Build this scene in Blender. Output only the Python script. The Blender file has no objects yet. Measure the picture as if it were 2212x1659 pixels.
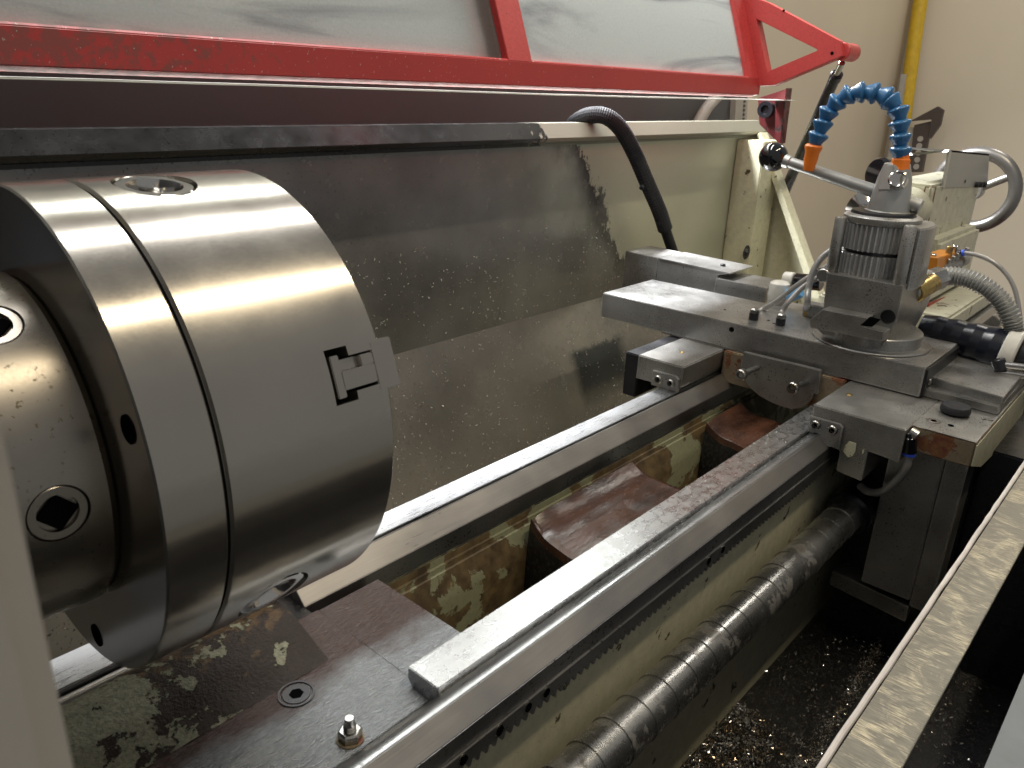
import bpy, bmesh, math, random
import numpy as np
from mathutils import Vector, Matrix, noise
random.seed(7)
C = bpy.context.scene.collection
PI = math.pi
# ------------------------------------------------------------------ camera
FPX = 1701.8
R = np.array([[0.66789389, -0.24091249, 0.70418671],
              [-0.74343025, -0.26052566, 0.61598526],
              [0.03506017, -0.9349265, -0.35310513]])
cd = bpy.data.cameras.new('camera'); cam = bpy.data.objects.new('camera', cd); C.objects.link(cam)
cam.matrix_world = Matrix(((R[0][0], -R[0][1], -R[0][2], 0), (R[1][0], -R[1][1], -R[1][2], 0), (R[2][0], -R[2][1], -R[2][2], 0), (0, 0, 0, 1)))
cd.sensor_width = 36; cd.lens = FPX / 2212 * 36; cd.clip_start = .01; cd.clip_end = 60
cd.dof.use_dof = True; cd.dof.focus_distance = .95; cd.dof.aperture_fstop = 20
bpy.context.scene.camera = cam
def at(px, py, ax, val):
    """photo point -> point of the place on the plane ax = val"""
    d = R @ np.array([px - 1106., py - 829.5, FPX]); i = 'xyz'.index(ax)
    return Vector(d * (val / d[i]))
# ------------------------------------------------------------------ light
sc = bpy.context.scene
w = bpy.data.worlds.new('World'); sc.world = w; w.use_nodes = True
w.node_tree.nodes['Background'].inputs[0].default_value = (.52, .52, .515, 1)
w.node_tree.nodes['Background'].inputs[1].default_value = .44
sc.view_settings.view_transform = 'Standard'; sc.view_settings.look = 'None'; sc.view_settings.exposure = .22
def area(name, loc, target, sx, sy, power, col):
    l = bpy.data.lights.new(name, 'AREA'); l.shape = 'RECTANGLE'; l.size = sx; l.size_y = sy; l.energy = power; l.color = col
    o = bpy.data.objects.new(name, l); C.objects.link(o); o.location = loc
    z = -(Vector(target) - Vector(loc)).normalized(); x = Vector((1, 0, 0)); y = z.cross(x).normalized(); x = y.cross(z)
    o.rotation_euler = Matrix((x, y, z)).transposed().to_euler(); return o
area('ceiling_lamp_behind', (1.45, 1.60, .98), (1.0, .6, -.5), 2.0, .20, 150, (.96, .98, 1))
area('ceiling_lamp_front', (1.10, -.32, 1.6), (.9, .6, -.5), 1.5, .04, 17, (1, .86, .62))
area('ceiling_lamp_top', (1.15, 1.08, 1.6), (1.1, .55, -.5), 1.5, .08, 19, (1, .985, .95))
area('side_wall_light', (3.9, .2, 1.9), (4.6, .8, 0), 1.5, .3, 26, (1, .94, .84))  # area light aimed towards the side wall
# ------------------------------------------------------------------ materials
M = {}
class NT:
    def __init__(s, name):
        m = bpy.data.materials.new(name); m.use_nodes = True; s.m = m; s.t = m.node_tree; s.b = s.t.nodes['Principled BSDF']
        s.tc = s.t.nodes.new('ShaderNodeTexCoord'); M[name] = m
    def n(s, ty, **kw):
        o = s.t.nodes.new('ShaderNode' + ty)
        for k, v in kw.items():
            if k in o.inputs: o.inputs[k].default_value = v
            else: setattr(o, k, v)
        return o
    def l(s, a, b): s.t.links.new(a, b)
    def co(s, scale=(1, 1, 1), rot=(0, 0, 0), loc=(0, 0, 0)):
        mp = s.n('Mapping'); mp.inputs['Scale'].default_value = scale; mp.inputs['Rotation'].default_value = rot; mp.inputs['Location'].default_value = loc
        s.l(s.tc.outputs['Object'], mp.inputs['Vector']); return mp.outputs[0]
    def noise(s, scale, detail=4, rough=.55, vec=None, dist=0):
        o = s.n('TexNoise', Scale=scale, Detail=detail, Roughness=rough, Distortion=dist)
        s.l(vec if vec is not None else s.co(), o.inputs['Vector']); return o.outputs['Fac']
    def ramp(s, fac, a, b, ca=(0, 0, 0, 1), cb=(1, 1, 1, 1)):
        r = s.n('ValToRGB'); r.color_ramp.elements[0].position = a; r.color_ramp.elements[1].position = b
        r.color_ramp.elements[0].color = ca; r.color_ramp.elements[1].color = cb; s.l(fac, r.inputs[0]); return r.outputs[0]
    def mix(s, fac, a, b, bt='MIX'):
        o = s.n('Mix', data_type='RGBA', blend_type=bt)
        for v, i in ((fac, 0), (a, 6), (b, 7)):
            if isinstance(v, (int, float)): o.inputs[i].default_value = v
            elif isinstance(v, tuple): o.inputs[i].default_value = v + (1,) if len(v) == 3 else v
            else: s.l(v, o.inputs[i])
        return o.outputs[2]
    def math(s, op, a, b=0.0, c=None):
        o = s.n('Math', operation=op)
        for i, v in enumerate((a, b) if c is None else (a, b, c)):
            if isinstance(v, (int, float)): o.inputs[i].default_value = v
            else: s.l(v, o.inputs[i])
        return o.outputs[0]
    def mr(s, v, a, b, c, d):
        o = s.n('MapRange'); s.l(v, o.inputs[0])
        for i, q in zip((1, 2, 3, 4), (a, b, c, d)): o.inputs[i].default_value = q
        return o.outputs[0]
    def bump(s, h, strength=.3, dist=.001, prev=None):
        o = s.n('Bump', Strength=strength, Distance=dist); s.l(h, o.inputs['Height'])
        if prev is not None: s.l(prev, o.inputs['Normal'])
        s.l(o.outputs[0], s.b.inputs['Normal']); return o.outputs[0]
    def sep(s, which):
        o = s.n('SeparateXYZ'); s.l(s.n('NewGeometry').outputs['Position'], o.inputs[0]); return o.outputs[which]
    def setc(s, c):
        if isinstance(c, tuple): s.b.inputs['Base Color'].default_value = c + (1,)
        else: s.l(c, s.b.inputs['Base Color'])
    def setr(s, r):
        if isinstance(r, (int, float)): s.b.inputs['Roughness'].default_value = r
        else: s.l(r, s.b.inputs['Roughness'])
def steel(name, col, rough=.3, var=.25, stretch=(1, 1, 1), specks=.0, dirt=0, dirtcol=(.05, .035, .025), metal=1., bump=.15, speckscale=260, spec_col=(.05, .045, .04), bs=900, fv=.3, rv=.07, edge=0):
    t = NT(name); t.b.inputs['Metallic'].default_value = metal
    big = t.noise(9, 5, .6); fine = t.noise(bs, 3, .6, t.co(stretch))
    c = t.mix(t.ramp(big, .3, .7), tuple(v * (1 - var) for v in col), tuple(min(1, v * (1 + var * .5)) for v in col))
    c = t.mix(t.mr(fine, .3, .7, 0, fv), c, tuple(v * .62 for v in col))
    rr = t.math('ADD', t.mr(big, .3, .7, rough * .8, rough * 1.25), t.mr(fine, .3, .7, -rv, rv))
    if specks:
        sp = t.noise(speckscale, 2, .5); gate = t.noise(14, 3)
        f = t.math('MULTIPLY', t.ramp(sp, .66 - specks * .1, .69 - specks * .1), t.ramp(gate, .38, .6))
        c = t.mix(f, c, spec_col); rr = t.math('ADD', rr, t.math('MULTIPLY', f, .3))
    if dirt:
        d = t.ramp(t.noise(22, 8, .68), .62 - dirt * .25, .70 - dirt * .25)
        c = t.mix(t.math('MULTIPLY', d, .85), c, dirtcol)
        t.l(t.math('MULTIPLY', t.math('SUBTRACT', 1.0, d), metal), t.b.inputs['Metallic'])
    if edge:
        bv = t.n('Bevel', samples=4); bv.inputs['Radius'].default_value = edge; ge = t.n('NewGeometry'); dt = t.n('VectorMath', operation='DOT_PRODUCT')
        t.l(bv.outputs[0], dt.inputs[0]); t.l(ge.outputs['Normal'], dt.inputs[1]); wear = t.mr(t.math('ADD', dt.outputs['Value'], t.mr(t.noise(120, 4), .3, .7, -.04, .05)), .90, .97, .85, 0)
        c = t.mix(wear, c, (.72, .71, .69)); rr = t.math('MULTIPLY', rr, t.mr(wear, 0, 1, 1, .6))
    t.setc(c); t.setr(rr); t.bump(fine, bump, .0002)
    return t
def paint(name, col, under, amount=.3, scale=16, rough=.45, metal=0., bump=.5, under2=None, wet=False, fine=120, det=9):
    """paint worn through to what is beneath; amount 0..1"""
    t = NT(name); b = t.noise(scale, det, .62, dist=.25)
    th = .66 - amount * .32; f = t.ramp(b, th, th + .015)
    u = t.mix(t.ramp(t.noise(scale * 3, 6), .35, .65), under, under2 or tuple(v * .45 for v in under))
    g = t.noise(fine, 4, .6); c = t.mix(t.mr(g, .35, .75, 0, .45), col, tuple(v * .6 for v in col))
    specks = t.ramp(t.noise(330, 2), .67, .70)
    c = t.mix(specks, c, tuple(v * .25 for v in col))
    t.setc(t.mix(f, c, u)); t.b.inputs['Metallic'].default_value = metal
    t.setr(t.math('ADD', t.mr(g, .3, .7, rough * .8, rough * 1.2), t.math('MULTIPLY', f, -.15 if wet else .1)))
    h = t.math('ADD', t.math('MULTIPLY', f, -.6), t.math('MULTIPLY', g, .4)); t.bump(h, bump, .0008); return t
def plain(name, col, rough=.5, metal=0., bump=0, scale=200, var=.12, coat=0):
    t = NT(name); g = t.noise(scale * .15, 4)
    t.setc(t.mix(t.ramp(g, .3, .7), tuple(v * (1 - var) for v in col), tuple(min(1, v * (1 + var)) for v in col)))
    t.setr(t.mr(g, .3, .7, rough * .85, rough * 1.15)); t.b.inputs['Metallic'].default_value = metal
    t.b.inputs['Coat Weight'].default_value = coat
    if bump: t.bump(t.noise(scale, 3), bump, .0006)
    return t
CREAM = (.50, .50, .33); BROWN = (.10, .045, .022)
steel('chuck_steel', (.40, .372, .33), .20, .07, specks=0, metal=.9, bump=.03, speckscale=300, spec_col=(.28, .24, .19), fv=.05, bs=500, rv=.012)
steel('adaptor_steel', (.33, .30, .26), .31, .15, specks=.1, bump=.05, fv=.08, bs=500, spec_col=(.2,.17,.12), rv=.02)
steel('dark_steel', (.055, .055, .06), .32, .3, bump=.15, metal=.8)
steel('chrome', (.62, .60, .57), .12, .08, bump=.03)
steel('way_steel', (.42, .425, .43), .30, .10, (.03, 1, 1), specks=.45, bump=.25, speckscale=300, spec_col=(.25, .24, .23))
steel('way_side', (.44, .415, .39), .36, .10, (.02, 1, 1), bump=.3)
steel('rack_steel', (.30, .30, .305), .42, .25, (.03, 1, 1), bump=.2, specks=.3)
steel('fluted_steel', (.50, .50, .50), .32, .1, metal=.7, bump=.05)
steel('ground_steel', (.42, .415, .405), .33, .30, (1, .1, 1), metal=.86, edge=.0022, specks=.5, bump=.15, speckscale=420, spec_col=(.1, .09, .08))
steel('cast_steel', (.42, .41, .39), .38, metal=.84, var=.45, edge=.0022, specks=.5, bump=.3, speckscale=500)
steel('plate_steel', (.40, .395, .385), .36, .3, metal=.84, edge=.0018, bump=.12, specks=.2)
steel('screw_steel', (.42, .41, .39), .28, .15, bump=.1)
steel('brass', (.50, .36, .13), .35, .25, bump=.15, dirt=.25)
steel('alu', (.62, .62, .60), .42, .08, (1, 1, .1), bump=.12)
steel('alu_dark', (.46, .46, .445), .42, .15, bump=.08, metal=.75)
steel('wheel_steel', (.25, .24, .23), .35, .2, metal=.8)
steel('cover_steel', (.46, .455, .44), .28, .40, (1, .3, .3), dirt=.24, dirtcol=(.10, .09, .08), bump=.04, fv=.06, metal=.92)
t = NT('oily_way'); f1 = t.noise(95, 6, .62, t.co((.8, 1, 1)), .6); film = t.ramp(f1, .47, .53); fi = t.noise(700, 3, .6, t.co((.05, 1, 1))); dr_ = t.ramp(t.noise(420, 2), .66, .69)
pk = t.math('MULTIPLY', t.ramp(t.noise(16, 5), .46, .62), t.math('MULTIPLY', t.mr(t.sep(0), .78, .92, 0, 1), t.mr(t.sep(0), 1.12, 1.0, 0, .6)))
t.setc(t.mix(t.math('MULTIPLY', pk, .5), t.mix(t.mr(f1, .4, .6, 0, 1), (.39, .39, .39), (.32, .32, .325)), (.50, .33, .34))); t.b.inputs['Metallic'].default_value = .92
t.setr(t.math('ADD', t.mr(f1, .35, .65, .37, .22), t.mr(fi, .3, .7, -.03, .04))); t.bump(t.math('ADD', t.math('MULTIPLY', f1, .6), dr_), .25, .0003)
paint('bed_paint', (.25, .25, .155), (.055, .034, .018), .60, 15, .42, under2=(.16, .11, .05))
paint('bed_dark_paint', (.055, .055, .048), (.20, .19, .12), .36, 22, .32, wet=True)
paint('bed_wall_paint', (.62, .60, .44), (.10, .07, .04), .04, 30, .45, fine=60)
paint('gap_paint', (.05, .028, .02), (.36, .35, .23), .34, 13, .26, wet=True, bump=.9, under2=(.20, .11, .05))
paint('cast_rust', (.22, .17, .11), (.13, .03, .022), .45, 30, .55, bump=1.0, under2=(.22, .11, .04))
paint('tail_paint', (.52, .505, .39), (.16, .11, .07), .10, 24, .42, fine=40)
paint('frame_red', (.50, .052, .05), (.20, .12, .09), .03, 26, .42, fine=180, bump=.3)
t_ = NT('frame_red_worn'); n_ = t_.noise(60, 7, .68); x_ = t_.sep(0)
d_ = t_.ramp(t_.math('ADD', n_, t_.mr(x_, .30, .85, .10, -.16)), .52, .60); g_ = t_.noise(8, 5)
c_ = t_.mix(t_.mr(g_, .3, .7, 0, .5), (.50, .052, .05), (.36, .045, .045)); c_ = t_.mix(t_.math('MULTIPLY', d_, .6), c_, (.17, .08, .07)); c_ = t_.mix(t_.ramp(t_.noise(210, 3), .66, .70), c_, (.45, .38, .36))
t_.setc(c_); t_.setr(t_.mr(n_, .3, .7, .32, .5)); t_.bump(n_, .3, .0008)
paint('red_base', (.10, .012, .014), (.03, .01, .01), .3, 20, .4)
plain('black_rubber', (.010, .010, .013), .7, bump=.35, scale=260)
plain('black_gloss', (.006, .006, .008), .08, coat=.6)
plain('black_satin', (.012, .012, .016), .28)
plain('added_headstock_dark', (.03, .034, .042), .4)
plain('void', (.004, .004, .005), 1.)
M['void'].node_tree.nodes['Principled BSDF'].inputs['Specular IOR Level'].default_value = 0
plain('bellows', (.008, .010, .018), .25, bump=.25, scale=90)
plain('orange', (.85, .20, .015), .38, var=.05)
plain('blue', (.028, .13, .30), .28, var=.12, coat=.2)
plain('light_blue', (.16, .42, .75), .35)
plain('blue_collar', (.05, .12, .75), .3)
plain('white_plastic', (.62, .60, .55), .4)
plain('foam', (.60, .55, .52), .8, bump=.6, scale=240)
plain('tube_grey', (.34, .33, .32), .32, metal=.3)
plain('orange_anod', (.62, .24, .03), .32, metal=.5)
plain('beige_cover', (.42, .385, .34), .5, bump=.15, scale=60, var=.06)
plain('wall_paint', (.52, .45, .345), .75, bump=.1, scale=8, var=.05)
plain('side_wall_paint', (.63, .57, .46), .75, bump=.1, scale=8, var=.04)
plain('concrete', (.34, .33, .32), .6, bump=.2, scale=40)
plain('yellow_pipe', (.55, .36, .02), .4)
plain('bracket_dark', (.06, .045, .04), .5)
plain('channel_grey', (.36, .34, .30), .5)
plain('label_red', (.32, .03, .02), .5); plain('label_white', (.75, .78, .70), .5)
plain('shade_grey', (.085, .084, .086), .75, bump=.05, scale=30, var=.08)
# wet, oily floor of the gap and brown varnished ribs
t = NT('wet_floor'); s1 = t.noise(420, 5, .65, t.co((.28, 1, 1))); s2 = t.noise(24, 6, .65, t.co((.5, 1, 1)))
yy = t.math('ADD', t.mr(t.sep(1), .475, .54, -.28, .5), s2)  # bluish sheen near the rail is painted in; brown towards the far wall
t.setc(t.mix(t.ramp(yy, .42, .72), (.24, .255, .275), (.045, .018, .014))); t.l(t.mr(yy, .42, .72, .65, .0), t.b.inputs['Metallic'])
t.setr(t.mr(s1, .3, .7, .20, .36)); t.b.inputs['Specular IOR Level'].default_value = .6; t.bump(s1, 1., .0018)
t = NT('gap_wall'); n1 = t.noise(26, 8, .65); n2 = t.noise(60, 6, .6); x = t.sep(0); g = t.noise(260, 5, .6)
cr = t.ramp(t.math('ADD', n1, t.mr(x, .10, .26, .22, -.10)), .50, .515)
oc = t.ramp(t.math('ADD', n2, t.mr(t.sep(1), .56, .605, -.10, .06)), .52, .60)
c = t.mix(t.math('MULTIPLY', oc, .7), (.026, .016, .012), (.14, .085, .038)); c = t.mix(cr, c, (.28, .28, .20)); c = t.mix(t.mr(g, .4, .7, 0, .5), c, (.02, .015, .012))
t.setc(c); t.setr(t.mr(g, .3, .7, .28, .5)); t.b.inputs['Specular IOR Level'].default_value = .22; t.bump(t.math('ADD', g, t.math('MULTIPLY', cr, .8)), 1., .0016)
t = NT('wet_brown'); s1 = t.noise(160, 5, .6, t.co((.3, 1, 1))); s2 = t.noise(26, 7, .65, t.co((.4, 1, 1)))
t.setc(t.mix(t.ramp(s2, .35, .65), (.022, .011, .008), (.080, .034, .020)))
t.setr(t.mr(s1, .3, .7, .14, .32)); t.bump(s1, .5, .001)
# stained rear splash panel: dark oil film, cream paint beyond its ragged edge
def splash(name, xb, slope, dark, dark2, painted_reflection=False, cream=(.43, .435, .33)):
    t = NT(name); x = t.sep(0); z = t.sep(2)
    e = t.noise(11, 7, .7, t.co((1, 1, .6))); e2 = t.noise(60, 4, .6)
    xe = t.math('ADD', x, t.math('ADD', t.math('MULTIPLY', z, slope), t.math('ADD', t.math('MULTIPLY', t.math('SUBTRACT', e, .5), .42), t.math('MULTIPLY', t.math('SUBTRACT', e2, .5), .08))))
    f = t.mr(xe, xb, xb + .012, 0, 1)
    halo = t.mr(xe, xb - .10, xb, 0, 1)
    sp = t.ramp(t.noise(170, 4, .6), .60, .66); gate = t.mr(x, .2, 1.35, 1, .15)
    dk = t.mix(t.ramp(t.noise(5, 5), .3, .7), dark, dark2)
    dk = t.mix(t.math('MULTIPLY', sp, gate), dk, tuple(v * .2 for v in dark))
    if painted_reflection:
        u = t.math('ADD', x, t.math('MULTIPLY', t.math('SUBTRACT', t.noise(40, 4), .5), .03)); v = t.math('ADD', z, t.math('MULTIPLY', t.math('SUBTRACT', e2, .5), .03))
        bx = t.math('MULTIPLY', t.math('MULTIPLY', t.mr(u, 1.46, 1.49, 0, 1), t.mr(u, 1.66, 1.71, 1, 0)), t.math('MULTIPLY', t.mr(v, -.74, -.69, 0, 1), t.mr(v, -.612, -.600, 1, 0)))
        dk = t.mix(t.math('MULTIPLY', bx, .95), dk, (.030, .036, .042))  # reflection of the carriage end painted in as a soft dark rectangle
    dk = t.mix(t.math('MULTIPLY', halo, .75), dk, tuple(v * .35 for v in dark))
    cr = t.mix(t.ramp(t.noise(240, 3), .66, .70), cream, (.16, .15, .10))
    t.setc(t.mix(f, dk, cr)); t.l(t.math('MULTIPLY', t.math('SUBTRACT', 1., f), .35), t.b.inputs['Metallic'])
    t.setr(t.math('ADD', t.mr(t.noise(30, 4), .3, .7, .17, .30), t.math('MULTIPLY', f, .2)))
    t.bump(t.noise(420, 3), .3, .0005); return t
splash('splash_upper', 1.40, .85, (.13, .128, .124), (.25, .25, .24))
splash('splash_lower', 1.47, .85, (.29, .272, .25), (.19, .18, .168), painted_reflection=True)
splash('splash_ledge', 1.37, 0, (.016, .016, .016), (.026, .025, .024), cream=(.19, .18, .135))  # ledge colours darkened for grime and for the shade of the door
# cloudy scratched polycarbonate
t = NT('window_pc'); t.b.inputs['Base Color'].default_value = (.70, .72, .68, 1)
sm = t.math('MULTIPLY', t.ramp(t.noise(4.2, 5, .6, t.co((.4, 1, 2.6)), 1.0), .475, .60), t.mr(t.noise(2.5, 2), .35, .55, .3, 1)); gr = t.noise(300, 4, .6)
tr = t.n('BsdfTransparent'); tr.inputs[0].default_value = (.85, .86, .83, 1); tl = t.n('BsdfTranslucent'); t.l(t.mix(sm, (.31, .32, .305), (.11, .11, .125)), tl.inputs[0])
m1 = t.n('MixShader'); t.l(t.mr(gr, .3, .7, .54, .66), m1.inputs[0]); t.l(tr.outputs[0], m1.inputs[1]); t.l(tl.outputs[0], m1.inputs[2])
t.b.inputs['Roughness'].default_value = .18; t.b.inputs['Base Color'].default_value = (.5, .5, .48, 1)
m2 = t.n('MixShader', Fac=.12); t.l(m1.outputs[0], m2.inputs[1]); t.l(t.b.outputs[0], m2.inputs[2])
t.l(m2.outputs[0], t.t.nodes['Material Output'].inputs['Surface'])
t = NT('clear_sheet'); tr = t.n('BsdfTransparent'); t.b.inputs['Base Color'].default_value = (.75, .78, .72, 1); t.b.inputs['Roughness'].default_value = .2
m2 = t.n('MixShader', Fac=.75); t.l(tr.outputs[0], m2.inputs[1]); t.l(t.b.outputs[0], m2.inputs[2]); t.l(m2.outputs[0], t.t.nodes['Material Output'].inputs['Surface'])
# brushed lip plate: patchy brushing, its warm sheen painted into the colour
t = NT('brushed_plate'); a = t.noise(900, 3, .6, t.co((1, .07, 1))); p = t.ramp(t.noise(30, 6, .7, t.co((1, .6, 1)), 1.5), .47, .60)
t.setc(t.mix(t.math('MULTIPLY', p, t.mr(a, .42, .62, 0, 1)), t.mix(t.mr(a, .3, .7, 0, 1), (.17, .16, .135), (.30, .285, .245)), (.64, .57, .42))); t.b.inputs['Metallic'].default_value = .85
t.setr(t.mr(a, .3, .7, .28, .5)); t.bump(a, .5, .0004)
t = NT('chip_metal'); oi = t.noise(40, 2); t.setc(t.mix(t.ramp(oi, .4, .6), (.80, .80, .78), (.42, .34, .24))); t.b.inputs['Metallic'].default_value = .85; t.setr(.2)
plain('front_panel_grey', (.17, .185, .20), .45)
plain('chip_bright', (.92, .90, .84), .3, metal=.25)
t = NT('sump'); a = t.noise(150, 6, .7); t.setc(t.mix(t.ramp(a, .45, .7), (.006, .006, .007), (.035, .032, .028))); t.setr(.18); t.bump(a, 1., .003)
# ------------------------------------------------------------------ builders
ORG = {}
def thing(name, loc, label, cat, group=None, kind=None):
    o = bpy.data.objects.new(name, None); C.objects.link(o); o.location = loc; o.empty_display_size = .02
    ORG[o.name] = Vector(loc); o['label'] = label; o['category'] = cat
    if group: o['group'] = group
    return o
def tag(o, label, cat, group=None):
    o['label'] = label; o['category'] = cat
    if group: o['group'] = group
    return o
def link(name, bm, mat, parent=None, smooth=True, bevel=0, angle=35):
    me = bpy.data.meshes.new(name); org = ORG[parent.name] if parent else Vector((0, 0, 0))
    bmesh.ops.recalc_face_normals(bm, faces=bm.faces)
    if bevel: bmesh.ops.bevel(bm, geom=[e for e in bm.edges if len(e.link_faces) == 2 and e.calc_face_angle(0) > .5], offset=bevel, segments=2, affect='EDGES', clamp_overlap=True)
    bmesh.ops.translate(bm, verts=bm.verts, vec=-org); bm.to_mesh(me); bm.free()
    if smooth:
        for p in me.polygons: p.use_smooth = True
        me.set_sharp_from_angle(angle=math.radians(angle))
    me.materials.append(M[mat]); o = bpy.data.objects.new(name, me); C.objects.link(o)
    if parent: o.parent = parent; ORG[o.name] = org
    else: ORG[o.name] = Vector((0, 0, 0))
    return o
def bbox(bm, x0, x1, y0, y1, z0, z1):
    v = [bm.verts.new((x, y, z)) for x in (x0, x1) for y in (y0, y1) for z in (z0, z1)]
    for f in ((0, 1, 3, 2), (4, 6, 7, 5), (0, 4, 5, 1), (2, 3, 7, 6), (0, 2, 6, 4), (1, 5, 7, 3)): bm.faces.new([v[i] for i in f])
def box(name, x0, x1, y0, y1, z0, z1, mat, parent=None, bevel=.0015):
    bm = bmesh.new(); bbox(bm, x0, x1, y0, y1, z0, z1); return link(name, bm, mat, parent, bevel=bevel)
def bprism(bm, prof, ax, a, b):
    mk = {'x': lambda p, t: (t, p[0], p[1]), 'y': lambda p, t: (p[0], t, p[1]), 'z': lambda p, t: (p[0], p[1], t)}[ax]
    A = [bm.verts.new(mk(p, a)) for p in prof]; B = [bm.verts.new(mk(p, b)) for p in prof]; n = len(prof)
    bm.faces.new(A); bm.faces.new(B[::-1])
    for i in range(n): bm.faces.new((A[i], A[(i + 1) % n], B[(i + 1) % n], B[i]))
def prism(name, prof, ax, a, b, mat, parent=None, bevel=.001):
    bm = bmesh.new(); bprism(bm, prof, ax, a, b); return link(name, bm, mat, parent, bevel=bevel)
def slab(name, pts, vec, mat, parent=None, bevel=.001):
    bm = bmesh.new(); A = [bm.verts.new(p) for p in pts]; B = [bm.verts.new(Vector(p) + Vector(vec)) for p in pts]; n = len(pts)
    bm.faces.new(A); bm.faces.new(B[::-1])
    for i in range(n): bm.faces.new((A[i], A[(i + 1) % n], B[(i + 1) % n], B[i]))
    return link(name, bm, mat, parent, bevel=bevel)
def frame_of(d):
    d = Vector(d).normalized(); u = d.cross(Vector((0, 0, 1)) if abs(d.z) < .9 else Vector((1, 0, 0))).normalized(); return d, u, d.cross(u)
def brev(bm, o, d, prof, seg=32, mod=None):
    """profile [(t, r)] turned about the line o + t d"""
    d, u, v = frame_of(d); o = Vector(o); rows = []
    for t, r in prof:
        if r < 1e-6: rows.append([bm.verts.new(o + d * t)]); continue
        rows.append([bm.verts.new(o + d * t + (u * math.cos(2 * PI * i / seg) + v * math.sin(2 * PI * i / seg)) * (r * (mod(i) if mod else 1))) for i in range(seg)])
    for a, b in zip(rows, rows[1:]):
        for i in range(seg):
            j = (i + 1) % seg
            if len(a) == 1 and len(b) == 1: continue
            if len(a) == 1: bm.faces.new((a[0], b[i], b[j]))
            elif len(b) == 1: bm.faces.new((a[i], b[0], a[j]))
            else: bm.faces.new((a[i], b[i], b[j], a[j]))
def rev(name, o, d, prof, mat, parent=None, seg=32, mod=None, angle=35):
    bm = bmesh.new(); brev(bm, o, d, prof, seg, mod); return link(name, bm, mat, parent, angle=angle)
def rod(name, a, b, r, mat, parent=None, seg=20, r2=None):
    a = Vector(a); b = Vector(b); L = (b - a).length; r2 = r if r2 is None else r2; e = min(r, L) * .12
    return rev(name, a, b - a, [(0, 0), (0, r - e), (e, r), (L - e, r2), (L, r2 - e), (L, 0)], mat, parent, seg)
def spline(pts, n=10):
    P = [Vector(p) for p in pts]; P = [P[0] * 2 - P[1]] + P + [P[-1] * 2 - P[-2]]; out = []
    for i in range(1, len(P) - 2):
        for k in range(n):
            t = k / n; a, b, c, d = P[i - 1:i + 3]
            out.append(.5 * (2 * b + (c - a) * t + (2 * a - 5 * b + 4 * c - d) * t * t + (3 * b - a - 3 * c + d) * t ** 3))
    return out + [P[-2]]
def btube(bm, pts, r, seg=12):
    """r number or f(i, n)"""
    n = len(pts); d = (pts[1] - pts[0]).normalized(); _, u, _ = frame_of(d); rows = []
    for i, p in enumerate(pts):
        d = (pts[min(i + 1, n - 1)] - pts[max(i - 1, 0)]).normalized(); u = (u - d * u.dot(d)).normalized(); v = d.cross(u)
        rr = r(i, n) if callable(r) else r
        rows.append([bm.verts.new(p + (u * math.cos(2 * PI * k / seg) + v * math.sin(2 * PI * k / seg)) * rr) for k in range(seg)])
    for a, b in zip(rows, rows[1:]):
        for k in range(seg): bm.faces.new((a[k], b[k], b[(k + 1) % seg], a[(k + 1) % seg]))
    bm.faces.new(rows[0][::-1]); bm.faces.new(rows[-1])
def tube(name, pts, r, mat, parent=None, seg=12, n=10, angle=50):
    bm = bmesh.new(); btube(bm, spline(pts, n) if n else [Vector(p) for p in pts], r, seg); return link(name, bm, mat, parent, angle=angle)
def capscrew(name, p, d, r, mat='screw_steel', parent=None, L=.006, shank=None):
    """socket head cap screw, head face at p looking along d"""
    prof = [(0, 0), (0, r * .0001)] if False else []
    d = Vector(d).normalized(); p = Vector(p); h = [(-L, 0), (-L, r * .96), (-L * .95, r), (-r * .18, r), (0, r * .84), (0, r * .58), (-r * .7, r * .52), (-r * .7, 0)]
    o = rev(name, p, d, h, mat, parent, 24)
    rev('socket', p - d * r * .69, d, [(0, 0), (0, r * .5), (r * .02, r * .5), (r * .02, 0)], 'void', o, 6)
    return o
def cut(o, cutters):
    """subtract bmesh cutters from a mesh object and keep the result"""
    for bm in cutters:
        me = bpy.data.meshes.new('c'); bmesh.ops.recalc_face_normals(bm, faces=bm.faces); bmesh.ops.translate(bm, verts=bm.verts, vec=-ORG[o.name]); bm.to_mesh(me); bm.free()
        c = bpy.data.objects.new('c', me); C.objects.link(c); c.location = ORG[o.name]
        m = o.modifiers.new('b', 'BOOLEAN'); m.object = c; m.operation = 'DIFFERENCE'; m.solver = 'EXACT'
        bpy.context.view_layer.update(); dg = bpy.context.evaluated_depsgraph_get()
        nm = bpy.data.meshes.new_from_object(o.evaluated_get(dg)); o.modifiers.clear(); o.data = nm
        bpy.data.objects.remove(c); 
    for p in o.data.polygons: p.use_smooth = True
    o.data.set_sharp_from_angle(angle=math.radians(35))
# ================================================================== setting
def structure(o): o['kind'] = 'structure'; return o
structure(box('floor', -3, 7, -3, 4, -1.75, -1.7, 'concrete', bevel=0))
structure(box('back_wall', -3, 5.6, 1.75, 1.85, -1.7, 2.6, 'wall_paint', bevel=0))
structure(box('side_wall', 5.6, 5.7, -3, 1.85, -1.7, 2.6, 'side_wall_paint', bevel=0))
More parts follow.
